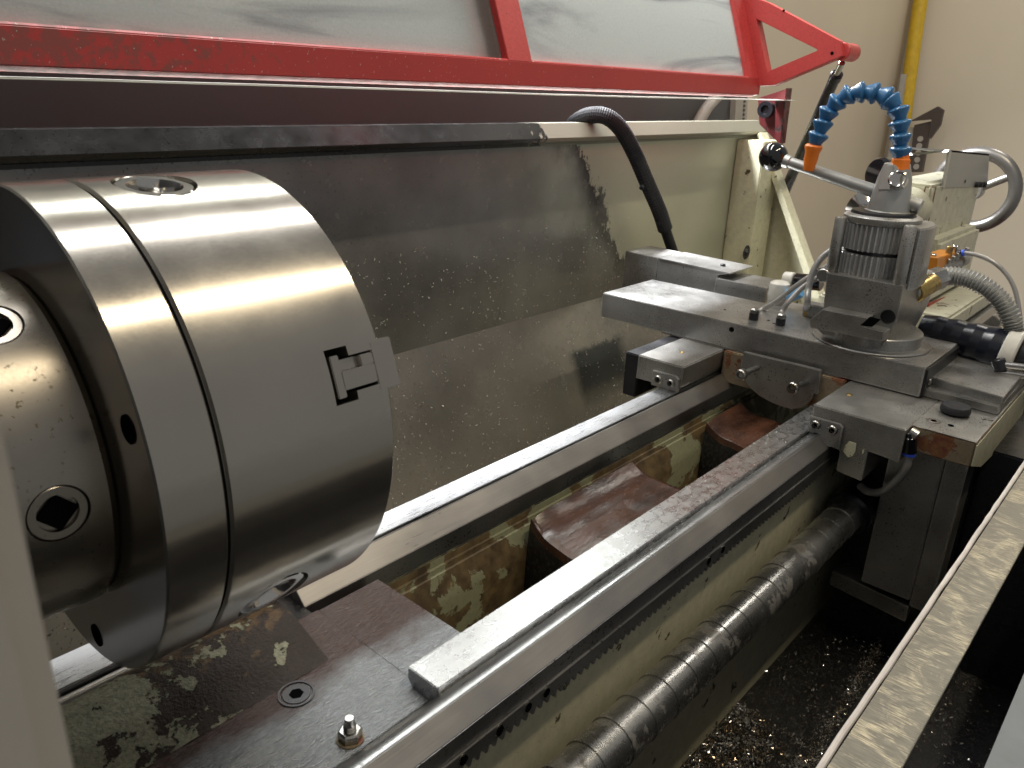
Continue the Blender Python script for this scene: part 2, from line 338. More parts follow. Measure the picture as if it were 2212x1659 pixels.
# ================================================================== bed
bed = thing('lathe_bed', (1.0, .5, -.9), 'worn cast lathe bed with two bright slideways, toothed rack and flaking cream paint', 'lathe bed')
GX = .382; BX = 2.5
prism('flat_way', [(.4075, -.5), (.448, -.5), (.448, -.513), (.440, -.524), (.414, -.524), (.4075, -.516)], 'x', GX, BX, 'oily_way', bed, .0008)
prism('vee_way', [(.4045, -.5045), (.4020, -.5038), (.3965, -.4992), (.3885, -.4978), (.3862, -.4980), (.3690, -.5145), (.3690, -.5365), (.40, -.5365), (.419, -.522)], 'x', -.35, BX, 'way_steel', bed, .0003)
prism('way_face', [(.3848, -.4988), (.3684, -.5148), (.3684, -.5150), (.372, -.5150), (.3868, -.4993)], 'x', -.35, BX, 'way_side', bed, 0)
box('side_strip', -.35, BX, .3675, .39, -.5362, -.5155, 'rack_steel', bed, .0003)
rk = box('rack', -.35, BX, .3655, .385, -.5525, -.5368, 'rack_steel', bed, .0004)
bm = bmesh.new(); p = .0108; n = int((2.4 + .3) / p)
tooth = None
tb = bmesh.new(); bprism(tb, [(-p * .34, 0), (p * .34, 0), (p * .13, -.0065), (-p * .13, -.0065)], 'y', .3657, .3848)
me = bpy.data.meshes.new('rack_tooth'); bmesh.ops.recalc_face_normals(tb, faces=tb.faces); tb.to_mesh(me); tb.free(); me.materials.append(M['rack_steel'])
tb_far = bmesh.new()
for i in range(n):
    x = .10 + i * p
    if x > 1.30: break
    o = bpy.data.objects.new('rack_tooth', me); C.objects.link(o); o.parent = bed; o.location = Vector((x, 0, -.5525)) - ORG[bed.name]
for x in (.372, .418, .4576, .4846, .8023, .8383):
    h_ = rev('rack_hole', (x, .3654, -.5445), (0, -1, 0), [(0, 0), (0, .0064), (.0004, .0064), (.0003, .0056), (-.001, .0050), (-.001, 0)], 'screw_steel', bed, 24); rev('hole_shade', (x + .0006, .3649, -.5450), (0, -1, 0), [(0, 0), (0, .0048), (.0001, .0048), (.0001, 0)], 'void', h_, 20)
# inner far way
prism('rear_flat_way', [(.6425, -.5), (.679, -.5), (.679, -.535), (.640, -.535), (.6425, -.505)], 'x', GX, BX, 'way_steel', bed, .0008)
prism('rear_vee_way', [(.6385, -.5008), (.6338, -.4995), (.6130, -.5205), (.6130, -.546), (.6385, -.546)], 'x', GX, BX, 'way_side', bed, .0005)
box('rear_flat_way', -.3, .150 + .09, .640, .685, -.52, -.5, 'way_steel', bed, .001)
prism('rear_way_step', [(.6385, -.506), (.632, -.506), (.622, -.516), (.622, -.53), (.6385, -.53)], 'x', -.3, .24, 'way_side', bed, .0008)
box('rear_side_strip', GX + .001, BX, .6126, .63, -.5455, -.5215, 'rack_steel', bed, 0)
# castings under the ways
prism('rear_casting', [(.612, -.546), (.609, -.560), (.603, -.5615), (.5985, -.574), (.594, -.586), (.588, -.600), (.588, -.95), (.70, -.95), (.70, -.5465), (.655, -.5465)], 'x', .45, BX, 'bed_paint', bed, .003)
prism('rear_casting_upper', [(.6128, -.5462), (.6095, -.5595), (.64, -.5595), (.64, -.5462)], 'x', .384, BX, 'bed_dark_paint', bed, 0)
prism('front_casting', [(.385, -.553), (.385, -1.05), (.432, -1.05), (.432, -.5245), (.420, -.5225), (.40, -.5365), (.385, -.5365)], 'x', -.35, BX, 'bed_wall_paint', bed, 0)
# gap block and the sloping gap wall beside it
def grid(name, f, nu, nv, mat, parent, amp=0, sc=1):
    bm = bmesh.new(); V = [[bm.verts.new(f(i / nu, j / nv)) for j in range(nv + 1)] for i in range(nu + 1)]
    for i in range(nu):
        for j in range(nv): bm.faces.new((V[i][j], V[i + 1][j], V[i + 1][j + 1], V[i][j + 1]))
    return link(name, bm, mat, parent, angle=60)
box('gap_floor', -.35, .3895, .4195, .60, -.60, -.521, 'wet_floor', bed, .0006)
box('gap_floor', .3902, .470, .432, .60, -.60, -.5225, 'wet_floor', bed, .0006)
def gapwall(u, v):
    x = -.3 + u * .652; prof = [(.527, -.5205), (.540, -.513), (.558, -.500), (.575, -.488), (.592, -.4775), (.602, -.473), (.612, -.474), (.622, -.482), (.630, -.505)]
    # lower towards the gap end
    s = v * (len(prof) - 1); i = min(int(s), len(prof) - 2); f = s - i
    y = prof[i][0] * (1 - f) + prof[i + 1][0] * f; z = prof[i][1] * (1 - f) + prof[i + 1][1] * f
    zz = -.521 + (z + .521) * .50; yy = .527 + (y - .527) * 1.0
    nz = noise.noise(Vector((x * 30, yy * 30, 3))) * .0012
    return (x, yy, zz + nz)
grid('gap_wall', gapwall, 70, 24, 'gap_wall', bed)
box('notch_shade', .3525, .383, .531, .70, -.60, -.5225, 'sump', bed, 0)  # near-black block stands in for the shade inside the notch
box('gap_wall_core', -.3, .3505, .56, .6205, -.60, -.512, 'gap_paint', bed, 0)
# cross ribs
def rib(x0, x1, z, arch=True, right=False):
    L = x1 - x0
    def f(u, v):
        y = .4325 + v * .1555
        if u < .25: s_ = u / .25; x = x0 + .010 * s_ ** 2; zz = z - .16 * (1 - s_) ** 1.6 - .010 * (1 - s_ ** 3)
        elif u > .8: s_ = (u - .8) / .2; x = x1 - .008 * (1 - s_); zz = z - .12 * s_ ** 2
        else: x = x0 + .010 + (L - .018) * (u - .25) / .55; zz = z - .010 * max(0, 1 - (x - x0) / .05) ** 2 + 0 * x
        w_ = max(0, (y - .545) / .043); zz += .016 * w_ ** 2; x -= .022 * (1 - abs(v - .45) * 1.6) * (1 if u < .3 else 0)
        return (x, y, zz + .0015 * noise.noise(Vector((x * 25, y * 25, 0))))
    g_ = lambda a, b: (lambda u, v: f(a + (b - a) * u, v))
    r_ = grid('rib', g_(.21, 1), 52, 26, 'wet_brown', bed); e_ = grid('rib_side', g_(0, .21), 16, 26, 'sump', bed); return r_  # rib sides coloured near-black to stand in for shade under the arch
rib(.715, .975, -.558); rib(1.195, 1.34, -.560); 
rev('rib_hole', (1.02, .50, -.66), (0, 0, 1), [(0, 0), (0, .02), (.002, .02), (.002, 0)], 'void', bed)
box('rib_web', .66, .713, .4325, .587, -.80, -.66, 'sump', bed, .004)  # webs near-black too, for the shade of the arches
box('rib_web', 1.10, 1.193, .4325, .587, -.80, -.66, 'sump', bed, .004)
box('inner_floor', .44, BX, .4325, .587, -.96, -.80, 'bed_dark_paint', bed, 0)
# sunk allen bolt and the stud with its nut
bp = Vector((.304, .511, -.5205))
sb = rev('sunk_bolt', bp, (0, 0, 1), [(0, .0165), (.0007, .0165), (.0007, .0145), (-.0015, .0142), (-.0015, .0128), (.0003, .0122), (.0003, 0)], 'dark_steel', bed, 40)
rev('socket', bp + Vector((0, 0, .0004)), (0, 0, 1), [(0, 0), (0, .0066), (.0002, .0066), (.0002, 0)], 'void', sb, 6)
sp = Vector((.306, .4345, -.521))
nut = rev('stud_nut', sp, (0, 0, 1), [(0, 0), (0, .0100), (.0008, .0105), (.0085, .0105), (.0098, .0088), (.0098, .0050)], 'screw_steel', bed, 6, angle=30)
rev('washer', sp, (0, 0, 1), [(.0002, 0), (.0002, .0120), (.0012, .0120), (.0012, 0)], 'cast_rust', nut, 32)
rev('stud', sp, (0, 0, 1), [(0, .0048)] + [(.009 + i * .00075, .0056 if i % 2 else .0047) for i in range(9)] + [(.0165, .0043), (.0215, .0043), (.0222, .0037), (.0222, 0)], 'screw_steel', nut, 24)
# ================================================================== chuck
CY, CZ, CR = .55, -.2315, .1663
ch = thing('lathe_chuck', (.2, CY, CZ), 'large round polished steel lathe chuck with a jaw in its slot', 'chuck')
def cyl_pt(x, deg, r): a = math.radians(deg); return Vector((x, CY + math.cos(a) * r, CZ + math.sin(a) * r))
SEG = 180
def cylinder(name, x0, x1, r, ch_, mat, parent, inner=.02):
    return rev(name, (0, CY, CZ), (1, 0, 0), [(x0, inner), (x0, r - ch_), (x0 + ch_, r), (x1 - ch_, r), (x1, r - ch_), (x1, inner), (x0, inner)], mat, parent, SEG)
back = cylinder('back_ring', .1555, .1932, CR, .0012, 'chuck_steel', ch)
body = cylinder('chuck_body', .1948, .3191, CR, .0022, 'chuck_steel', ch)
cylinder('seam_core', .185, .20, CR - .0018, .0001, 'void', ch)
HOLES = (-101, 160); HR = .149 
def radial_box(x0, x1, a0, a1, r0, r1):
    bm = bmesh.new(); am = math.radians((a0 + a1) / 2); hw = math.radians((a1 - a0) / 2) * CR
    er = Vector((0, math.cos(am), math.sin(am))); et = Vector((0, -math.sin(am), math.cos(am))); o = Vector((0, CY, CZ))
    v = [bm.verts.new(o + Vector((x, 0, 0)) + er * r + et * s) for x in (x0, x1) for r in (r0, r1) for s in (-hw, hw)]
    for f in ((0, 1, 3, 2), (4, 6, 7, 5), (0, 4, 5, 1), (2, 3, 7, 6), (0, 2, 6, 4), (1, 5, 7, 3)): bm.faces.new([v[i] for i in f])
    return bm
def radial_cyl(x, deg, r, r0, r1, seg=48):
    bm = bmesh.new(); a = math.radians(deg); d = Vector((0, math.cos(a), math.sin(a))); brev(bm, Vector((x, CY, CZ)), d, [(r0, 0), (r0, r), (r1, r), (r1, 0)], seg); return bm
cuts = [radial_cyl(.2385, 98.5, .0262, .13, .20), radial_cyl(.2385, -141.5, .0262, .13, .20),
        radial_box(.2752, .2925, 154.6, 167.0, .11, .20), radial_box(.2915, .34, 156.9, 165.0, .11, .20),
        radial_box(.2752, .2925, 154.6 - 120, 167.0 - 120, .11, .20), radial_box(.2915, .34, 156.9 - 120, 165.0 - 120, .11, .20),
        radial_box(.2752, .2925, 154.6 + 120, 167.0 + 120, .11, .20), radial_box(.2915, .34, 156.9 + 120, 165.0 + 120, .11, .20)]
cut(body, cuts)
for deg in (98.5, -141.5):
    a = math.radians(deg); d = Vector((0, math.cos(a), math.sin(a)))
    pn = rev('pinion', Vector((.2385, CY, CZ)), d, [(.14, 0), (.14, .0252), (CR - .0035, .0252), (CR - .0018, .0235), (CR - .0018, .0175), (CR - .006, .0155), (CR - .020, .0150), (CR - .020, 0)], 'chrome', ch, 48)
    rev('square_socket', Vector((.2385, CY, CZ)) + d * (CR - .0199), d, [(0, 0), (0, .0130), (.0003, .0130), (.0003, 0)], 'void', pn, 4)
for k in range(3):
    a0 = 154.6 + 120 * k; mid = a0 + 6.2
    j = link('jaw', radial_box(.2842, .3275, a0 + 5.4, a0 + 9.7, .08, CR - .0008), 'chuck_steel', ch, bevel=.0006)
    link('jaw_neck', radial_box(.3010, .3270, a0 + 2.8, a0 + 5.4, .08, CR - .0008), 'chuck_steel', j, bevel=.0006)
    link('jaw_step', radial_box(.2842, .3015, a0 + 2.8, a0 + 5.4, .08, CR - .0050), 'chuck_steel', j, bevel=.0006)
    link('jaw_foot', radial_box(.2785, .2852, a0 + 1.6, a0 + 11.2, .09, CR - .0012), 'chuck_steel', j, bevel=.0006)
    link('jaw_head', radial_box(.3105, .3285, a0 + .4, a0 + 12.0, .08, CR - .0004), 'chuck_steel', j, bevel=.0008)
# dark recesses milled in the rear face
for deg, x in ((-105, .1552), (-80, .1552)):
    pass
for deg in HOLES:
    c = cyl_pt(.1554, deg, HR); rev('bolt_hole', c, (-1, 0, 0), [(0, 0), (0, .0085), (.0006, .0085), (.0006, .0074), (-.001, .0074), (-.001, 0)], 'void', ch, 24)
# spindle nose with cam sockets
AR = .113
ad = rev('adaptor_plate', (0, CY, CZ), (1, 0, 0), [(-.12, 0), (-.12, AR - .004), (-.116, AR), (.150, AR), (.1545, AR - .004), (.1545, 0)], 'adaptor_steel', ch, SEG)
cams = (179.5, 119.5, 59.5, -120.5, -60.5)
cut(ad, [radial_cyl(.1225, dg_, .0168, .10, .13) for dg_ in cams])
for dg_ in cams:
    a = math.radians(dg_); d = Vector((0, math.cos(a), math.sin(a))); o = Vector((.1225, CY, CZ))
    cm = rev('cam_lock', o, d, [(.09, 0), (.09, .0165), (AR - .0022, .0165), (AR - .0012, .0155), (AR - .0012, .0112), (AR - .004, .0110), (AR - .004, 0)], 'adaptor_steel', ch, 40)
    rev('square_socket', o + d * (AR - .0039), d, [(0, 0), (0, .0112), (.0025, .0112), (.0025, 0)], 'void', cm, 4)
# ================================================================== headstock cover close to the lens
hc = thing('headstock_cover', (-.2, .2, -.6), 'beige painted headstock cover, blurred upright edge at the far left', 'machine cover')
box('cover_panel', -.5, .030, .12, .26, -.62, .05, 'beige_cover', hc, .006)
hs = thing('headstock', (-.4, .55, -.5), 'unseen headstock casting added behind the chuck, dark for its reflection', 'headstock')
box('added_headstock_body', -.9, .02, .27, .95, -.55, .12, 'added_headstock_dark', hs, .01)  # unseen dark body, added so the chuck's rear face reflects dark
# ================================================================== rear splash guard
sg = thing('splash_guard', (1.2, 1.15, -.9), 'long rear splash guard, oil darkened steel turning to clean cream paint near the tailstock end', 'splash guard')
YB = 1.15
slab('upper_panel', [(-.6, YB, -.115), (2.44, YB, -.115), (2.44, YB, -.505), (-.6, YB, -.505)], (0, .004, 0), 'splash_upper', sg, 0)
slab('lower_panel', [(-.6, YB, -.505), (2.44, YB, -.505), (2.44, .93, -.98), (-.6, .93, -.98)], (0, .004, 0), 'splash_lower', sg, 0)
prism('top_ledge', [(YB - .022, -.110), (YB - .026, -.102), (YB - .006, -.072), (YB + .03, -.072), (YB + .03, -.12), (YB - .001, -.12), (YB - .001, -.114)], 'x', -.6, 2.45, 'splash_ledge', sg, .0006)
slab('end_plate', [at(1650, 290, 'x', 2.445), at(1642, 268, 'x', 2.445), (2.445, YB + .03, -.075), (2.445, YB + .03, -.98), (2.445, .78, -.98), at(1775, 640, 'x', 2.445)], (.006, 0, 0), 'bed_wall_paint', sg, .001)
slab('end_flange', [at(1650, 290, 'x', 2.43), at(1658, 285, 'x', 2.43), at(1785, 640, 'x', 2.43), at(1768, 640, 'x', 2.43)], (-.05, 0, 0), 'bed_wall_paint', sg, .001)
box('corner_post', 2.30, 2.42, 1.06, YB - .002, -.98, -.125, 'bed_wall_paint', sg, .003)
q = at(1612, 545, 'y', 1.058); bb = rev('panel_bolt', q, (0, -1, 0), [(0, 0), (0, .022), (.002, .021), (.002, .012), (.004, .011), (.008, .006), (.009, 0)], 'dark_steel', sg, 28)
rs = box('shade_sheet', -.6, 2.72, 1.34, 1.345, -.6, .30, 'shade_grey', None, 0); tag(rs, 'dark grey sheet added for the shaded wall seen in the gap under the red door', 'shade sheet')  # dark sheet stands in for the shaded wall beyond the gap
# ================================================================== red door
dr = thing('guard_door', (1.1, .95, .0), 'raised red framed chuck door with two cloudy scratched windows', 'machine door')
LEAN = .374
def dpt(x, y, h): return Vector((x, .95 + y + LEAN * h, .04 + h))
fr = prism('bottom_bar', [(.95, .002), (.95, .040), (.953, .043), (.975, .043), (.978, -.002), (.974, -.004)], 'x', -.6, 1.99, 'frame_red_worn', dr, .001)
def member(name, x0, x1, d=.02, mat='frame_red'):
    return slab(name, [dpt(x0, 0, 0), dpt(x1, 0, 0), dpt(x1, 0, .8), dpt(x0, 0, .8)], (0, d, 0), mat, dr, .001)
member('middle_bar', 1.047, 1.108); member('end_bar', 1.925, 1.975)
slab('middle_bar_flange', [dpt(1.012, .018, .002), dpt(1.046, .018, .002), dpt(1.046, .018, .8), dpt(1.012, .018, .8)], (0, .02, 0), 'frame_red', dr, .001)
slab('window', [dpt(-.6, .013, -.001), dpt(1.0465, .013, -.001), dpt(1.0465, .013, .8), dpt(-.6, .013, .8)], (0, .003, 0), 'window_pc', dr, 0)
slab('window', [dpt(1.1085, .013, -.001), dpt(1.9245, .013, -.001), dpt(1.9245, .013, .8), dpt(1.1085, .013, .8)], (0, .003, 0), 'window_pc', dr, 0)
# transparent strip under the door with a bright cut edge
bm = bmesh.new(); N = 60
rows = []
for i in range(N + 1):
    x = -.6 + i * (2.81 / N); zz = -.0108 + .0016 * math.sin(x * 2.2 + .6) + (.004 if x > 1.2 else 0) * min(1, (x - 1.2) / 1.0) + .0005 * noise.noise(Vector((x * 9, 0, 0)))
    rows.append([bm.verts.new((x, .948, zz)), bm.verts.new((x, .948, zz - .0016)), bm.verts.new((x, .99, zz - .0008)), bm.verts.new((x, .99, zz + .0008))])
for a, b in zip(rows, rows[1:]):
    for k in range(4): bm.faces.new((a[k], b[k], b[(k + 1) % 4], a[(k + 1) % 4]))
link('clear_strip', bm, 'clear_sheet', dr)
def ring(name, outer, inner, vec, mat, parent):
    bm = bmesh.new(); n = len(outer); v = Vector(vec)
    O = [bm.verts.new(p) for p in outer]; I = [bm.verts.new(p) for p in inner]; O2 = [bm.verts.new(p + v) for p in outer]; I2 = [bm.verts.new(p + v) for p in inner]
    for i in range(n):
        j = (i + 1) % n
        bm.faces.new((O[i], O[j], I[j], I[i])); bm.faces.new((O2[i], I2[i], I2[j], O2[j])); bm.faces.new((O[i], O2[i], O2[j], O[j])); bm.faces.new((I[i], I[j], I2[j], I2[i]))
    return link(name, bm, mat, parent, bevel=.0008)
X = 1.975
ring('side_arm', [at(1658, 5, 'x', X), at(1813.8, 88.5, 'x', X), at(1820.7, 119.8, 'x', X), at(1669.7, 184, 'x', X), at(1632, 186, 'x', X), at(1588, -20, 'x', X)],
     [at(1636, 42, 'x', X), at(1764, 106, 'x', X), at(1766, 109, 'x', X), at(1664.5, 152, 'x', X), at(1657, 156, 'x', X), at(1634, 41, 'x', X)], (.03, 0, 0), 'frame_red', dr)
h0 = at(1832, 113, 'x', 2.03); rod('arm_hub', h0 + Vector((-.04, .0, 0)), h0 + Vector((.03, 0, 0)), .020, 'frame_red', dr)
rev('arm_screw', at(1797, 115, 'x', X - .0005), (-1, 0, 0), [(0, 0), (0, .004), (.001, .0036), (.001, 0)], 'void', dr, 16)
rev('arm_screw', at(1693, 23, 'x', X - .0005), (-1, 0, 0), [(0, 0), (0, .003), (.001, .0026), (.001, 0)], 'void', dr, 16)
gs = thing('gas_strut', at(1692, 420, 'x', 2.55), 'black gas strut holding up the red door, silver rod at its top', 'gas strut')
a = at(1819, 136, 'x', 2.03); b = at(1806, 163, 'x', 2.07); rod('piston_rod', a, b, .0075, 'chrome', gs)
c = at(1690, 425, 'x', 2.55); rod('strut_body', b, c, .0135, 'black_satin', gs, 24, .0165)
rod('strut_collar', at(1808, 160, 'x', 2.069), at(1803, 172, 'x', 2.085), .0150, 'black_satin', gs)
dp = thing('door_post', (2.25, 1.05, -.5), 'dark red upright bracket under the corner of the raised door', 'bracket')
slab('post_plate', [at(1637, 212, 'x', 2.2), at(1705, 190, 'x', 2.2), at(1690, 310, 'x', 2.2), at(1672, 300, 'x', 2.2), at(1640, 268, 'x', 2.2)], (.02, 0, 0), 'red_base', dp)
slab('post_edge', [at(1682, 212, 'x', 2.18), at(1706, 190, 'x', 2.18), at(1692, 312, 'x', 2.18), at(1680, 300, 'x', 2.18)], (-.02, 0, 0), 'red_base', dp)
rev('pivot_bolt', at(1659, 237, 'x', 2.19), (-1, 0, 0), [(0, 0), (0, .022), (.02, .022), (.02, .012), (.012, .010), (.012, 0)], 'black_satin', dp, 28)
# mirror arm and strip behind the gap
tag(tube('bent_pipe', [at(1490, 300, 'y', 1.3), at(1510, 262, 'y', 1.3), at(1528, 232, 'y', 1.3), at(1552, 205, 'y', 1.3)], .019, 'channel_grey'), 'short bent grey pipe seen below the right window of the red door', 'pipe')
vs = thing('slotted_strip', at(1605, 265, 'y', 1.32), 'upright slotted grey strip beside the dark red bracket', 'mounting strip')
slab('strip_body', [at(1590, 212, 'y', 1.32), at(1616, 212, 'y', 1.32), at(1612, 285, 'y', 1.32), at(1586, 285, 'y', 1.32)], (0, .02, 0), 'channel_grey', vs)
for i in range(6):
    q = at(1608.5 - i * .6, 219 + i * 9.5, 'y', 1.319); box('slot', q.x - .006, q.x + .006, q.y - .001, q.y + .0005, q.z - .004, q.z + .004, 'bracket_dark', vs, 0)
# black coolant hose over the splash guard
hp = [at(1225, 300, 'y', 1.25), at(1240, 268, 'y', 1.20), at(1272, 250, 'y', 1.15), at(1310, 252, 'y', 1.11), at(1342, 280, 'y', 1.09), at(1370, 330, 'y', 1.075), at(1398, 395, 'y', 1.06), at(1424, 455, 'y', 1.05), at(1437, 495, 'y', 1.045)]
bh = thing('coolant_hose', hp[-1], 'thick black corrugated hose arching over the rear splash guard', 'hose')
L = spline(hp, 22)
bm = bmesh.new(); btube(bm, L, lambda i, n: .0185 + (.0006 if i % 2 else -.0003), 16); link('hose_skin', bm, 'black_rubber', bh, angle=20)
rod('hose_end', hp[-1], at(1455, 548, 'y', 1.035), .0135, 'black_rubber', bh)
for px, py in ((1388, 402), (1425, 478)):
    q = at(px, py, 'y', 1.05); rod('clamp_ear', q, q + Vector((-.012, -.004, -.004)), .005, 'black_rubber', bh, 10)
# ================================================================== carriage
ca = thing('carriage', (1.45, .5, -.5), 'heavy grey steel carriage saddle straddling both slideways with rusty casting faces', 'lathe carriage')
SX = 1.19
prism('saddle_wing', [(.4048, -.4535), (.4048, -.499), (.386, -.4965), (.3675, -.5145), (.352, -.517), (.352, -.552), (.312, -.556), (.312, -.504), (.266, -.507), (.266, -.4535)], 'x', SX, 1.80, 'cast_steel', ca, .0015)
prism('saddle_wing', [(.64, -.4535), (.64, -.485), (.646, -.499), (.735, -.499), (.735, -.56), (.75, -.56), (.75, -.4535)][:4] + [(.735, -.499), (.735, -.4535)], 'x', SX, 1.80, 'cast_steel', ca, .002)
box('wing_drop', SX + .004, 1.6, .7355, .765, -.54, -.456, 'dark_steel', ca, .002)
rod('grub_screw', at(1376, 772, 'x', SX + .02), at(1392, 777, 'x', SX + .02), .008, 'screw_steel', ca)
box('saddle_wing', 1.216, 1.34, .178, .2655, -.493, -.4535, 'cast_rust', ca, .002)
box('wing_top', 1.2163, 1.34, .1785, .2657, -.4538, -.4528, 'cast_steel', ca, 0)
slab('cream_end', [(1.2165, .1775, -.458), (1.60, .1775, -.458), (1.60, .1775, -.55), (1.30, .1775, -.52), (1.2165, .1775, -.490)], (0, -.001, 0), 'bed_wall_paint', ca, 0)
box('saddle_bridge', 1.335, 1.80, .41, .638, -.515, -.4535, 'cast_rust', ca, .002)
box('saddle_rear', 1.34, 1.80, .1785, .2655, -.50, -.4536, 'cast_steel', ca, .001)
for px, py, r in ((1473, 731 + 30, .0048), (1835, 852, .0052)):
    q = at(px, py, 'z', -.4533); rev('oil_nipple', q, (0, 0, 1), [(0, 0), (0, r), (.0006, r * .9), (.0004, r * .5), (.001, r * .3), (.001, 0)], 'brass', ca, 20)
# wipers
def wiper(ys, x=SX):
    o = slab('wiper', [(x - .0005, y, z) for y, z in ys], (-.006, 0, 0), 'plate_steel', ca, .001); return o
w1 = wiper([(.4055, -.472), (.4055, -.4995), (.3885, -.4965), (.372, -.513), (.3525, -.513), (.3525, -.475), (.358, -.471)])
w2 = wiper([(.6985, -.473), (.6985, -.501), (.643, -.501), (.6435, -.476), (.65, -.471)])
capscrew('wiper_screw', (SX - .012, .3935, -.4835), (-1, 0, 0), .0078, parent=w1); capscrew('wiper_screw', (SX - .012, .3665, -.4835), (-1, 0, 0), .0078, parent=w1)
capscrew('wiper_screw', (SX - .012, .683, -.486), (-1, 0, 0), .0078, parent=w2); capscrew('wiper_screw', (SX - .012, .6575, -.486), (-1, 0, 0), .0078, parent=w2)
# crescent plate
cp = [(1605.5, 760), (1600, 790), (1611, 826), (1624, 842), (1640, 855), (1663, 868), (1687, 878), (1711, 884), (1730, 881), (1744, 874), (1753, 862), (1756, 850), (1767, 852), (1772, 816), (1772, 800)]
slab('crescent_plate', [at(x, y, 'x', 1.325) for x, y in cp], (.009, 0, 0), 'plate_steel', ca, .001)
for hx, hy, tx, ty in ((1598, 811, 1636, 794), (1710, 839, 1742, 826)):
    e = at(tx, ty, 'x', 1.325); h = at(hx, hy, 'x', 1.272)
    rod('stop_pin', e, (h.x + .003, h.y, h.z), .0052, 'screw_steel', ca); capscrew('pin_head', h, (-1, 0, .0), .0104, parent=ca, L=.012)
# cream peeled patches, notch valve and tube
for pts in ([(1827, 960), (1835, 953), (1850, 958), (1848, 975), (1842, 985), (1832, 988), (1822, 975)], [(1863, 972), (1867, 970), (1866, 978), (1862, 982)]):
    slab('paint_flake', [at(x, y, 'x', SX - .0004) for x, y in pts], (-.0006, 0, 0), 'bed_wall_paint', ca, 0)
v0 = at(1966, 932, 'x', 1.205); v1 = at(1964, 978, 'x', 1.205)
rod('hose_fitting', v0 + (v1 - v0) * .25, v1, .0105, 'black_gloss', ca); rod('fitting_elbow', v0, v0 + Vector((0, -.012, -.004)), .0085, 'screw_steel', ca); rod('fitting_elbow', v0, v0 + (v1 - v0) * .3, .0095, 'black_satin', ca)
rod('blue_collar', v1, v1 + Vector((0, 0, -.004)), .0095, 'blue_collar', ca)
tb1 = tube('oil_tube', [v1 + Vector((0, 0, -.002)), at(1957, 1010, 'x', 1.205), at(1935, 1040, 'x', 1.21), at(1905, 1062, 'x', 1.225), at(1875, 1062, 'x', 1.245), at(1858, 1050, 'x', 1.26)], .0062, 'tube_grey', ca)
# oil plug, allen screw, small hole on the wing top
q = at(2062, 893, 'z', -.4528); rev('rubber_plug', q, (0, 0, 1), [(0, 0), (0, .017), (.004, .0215), (.010, .0215), (.0135, .0195), (.0145, .012), (.0145, 0)], 'black_rubber', ca, 36)
q = at(2017, 909, 'z', -.4526); o = rev('sunk_screw', q, (0, 0, 1), [(0, .0108), (.0004, .0108), (.0004, .0092), (-.0003, .009), (.0003, .0082), (.0003, .0045), (0, 0)], 'screw_steel', ca, 32)
rev('socket', q + Vector((0, 0, .0001)), (0, 0, 1), [(0, 0), (0, .0046), (.0004, .0046), (.0004, 0)], 'void', o, 6)
q = at(2054, 919, 'z', -.4524); rev('drain_hole', q, (0, 0, 1), [(0, 0), (0, .0045), (.0003, .0045), (.0003, 0)], 'void', ca, 16)
# ways of the cross slide at its near end, with a cover plate
box('slide_way', 1.36, 1.74, .181, .30, -.4528, -.4385, 'ground_steel', ca, .0015)
slab('cover_plate', [at(2003, 812, 'z', -.425), at(2168, 858, 'z', -.425), at(2215, 800, 'z', -.425), at(2085, 752, 'z', -.425)], (0, 0, -.014), 'ground_steel', ca, .001)
capscrew('cover_screw', at(1998, 812, 'z', -.425) + Vector((-.012, 0, -.004)), (-1, 0, 0), .006, parent=ca, L=.012)
for px, py in ((2125, 905), (2140, 908)):
    rod('locating_pin', at(px, py, 'z', -.4526), at(px, py, 'z', -.4526) + Vector((0, 0, .002)), .0035, 'screw_steel', ca, 12)
# apron
box('apron_plate', 1.278, 1.30, .2225, .3015, -.778, -.505, 'plate_steel', ca, .002)
box('apron_edge', 1.282, 1.34, .190, .2218, -.79, -.505, 'cast_steel', ca, .002)
box('apron_body', 1.342, 1.80, .190, .36, -1.05, -.50, 'black_satin', ca, .003)
box('apron_front', 1.38, 1.85, .02, .189, -1.05, -.52, 'black_satin', ca, .003)
pl = slab('foot_bracket', [at(1797, 1232, 'z', -.792), at(1828, 1214, 'z', -.792), at(1976, 1285, 'z', -.792), at(1963, 1312, 'z', -.792)], (0, 0, -.030), 'cast_steel', ca, .001)
for px, py in ((1870, 1247), (1935, 1272)):
    rev('slot_hole', at(px, py, 'z', -.7915), (0, 0, 1), [(0, 0), (0, .007), (.0004, .007), (.0004, 0)], 'void', ca, 18)
# ================================================================== cross slide
cs = thing('cross_slide', (1.44, .6, -.4535), 'long flat ground steel cross slide lying across the carriage', 'cross slide')
body = box('slide_plate', 1.345, 1.538, .293, .932, -.4515, -.4005, 'ground_steel', cs, .0012)
q = at(1580, 712, 'x', 1.345); bm = bmesh.new(); brev(bm, (1.30, q.y, q.z), (1, 0, 0), [(0, 0), (0, .0056), (.12, .0056), (.12, 0)], 24); cut(body, [bm])
box('slide_gasket', 1.342, 1.40, .42, .78, -.4530, -.4512, 'screw_steel', cs, 0)
for i, px in enumerate((1990, 2022, 2052)):
    q = Vector((1.375 + i * .06, .2925, -.43)); capscrew('gib_screw', q + Vector((0, -.006, 0)), (0, -1, 0), .0055, parent=cs, L=.01)
box('gib_strip', 1.347, 1.536, .2885, .2928, -.4505, -.404, 'dark_steel', cs, .001)
for px, py in ((1440, 871 * 1.0), (1470, 916)): pass
for px, py in ((1566, 669 + 0), (1660, 692), (1672, 699)):
    rev('screw_hole', at(px, py, 'z', -.4003), (0, 0, 1), [(0, 0), (0, .0028), (.0003, .0028), (.0003, 0)], 'void', cs, 14)
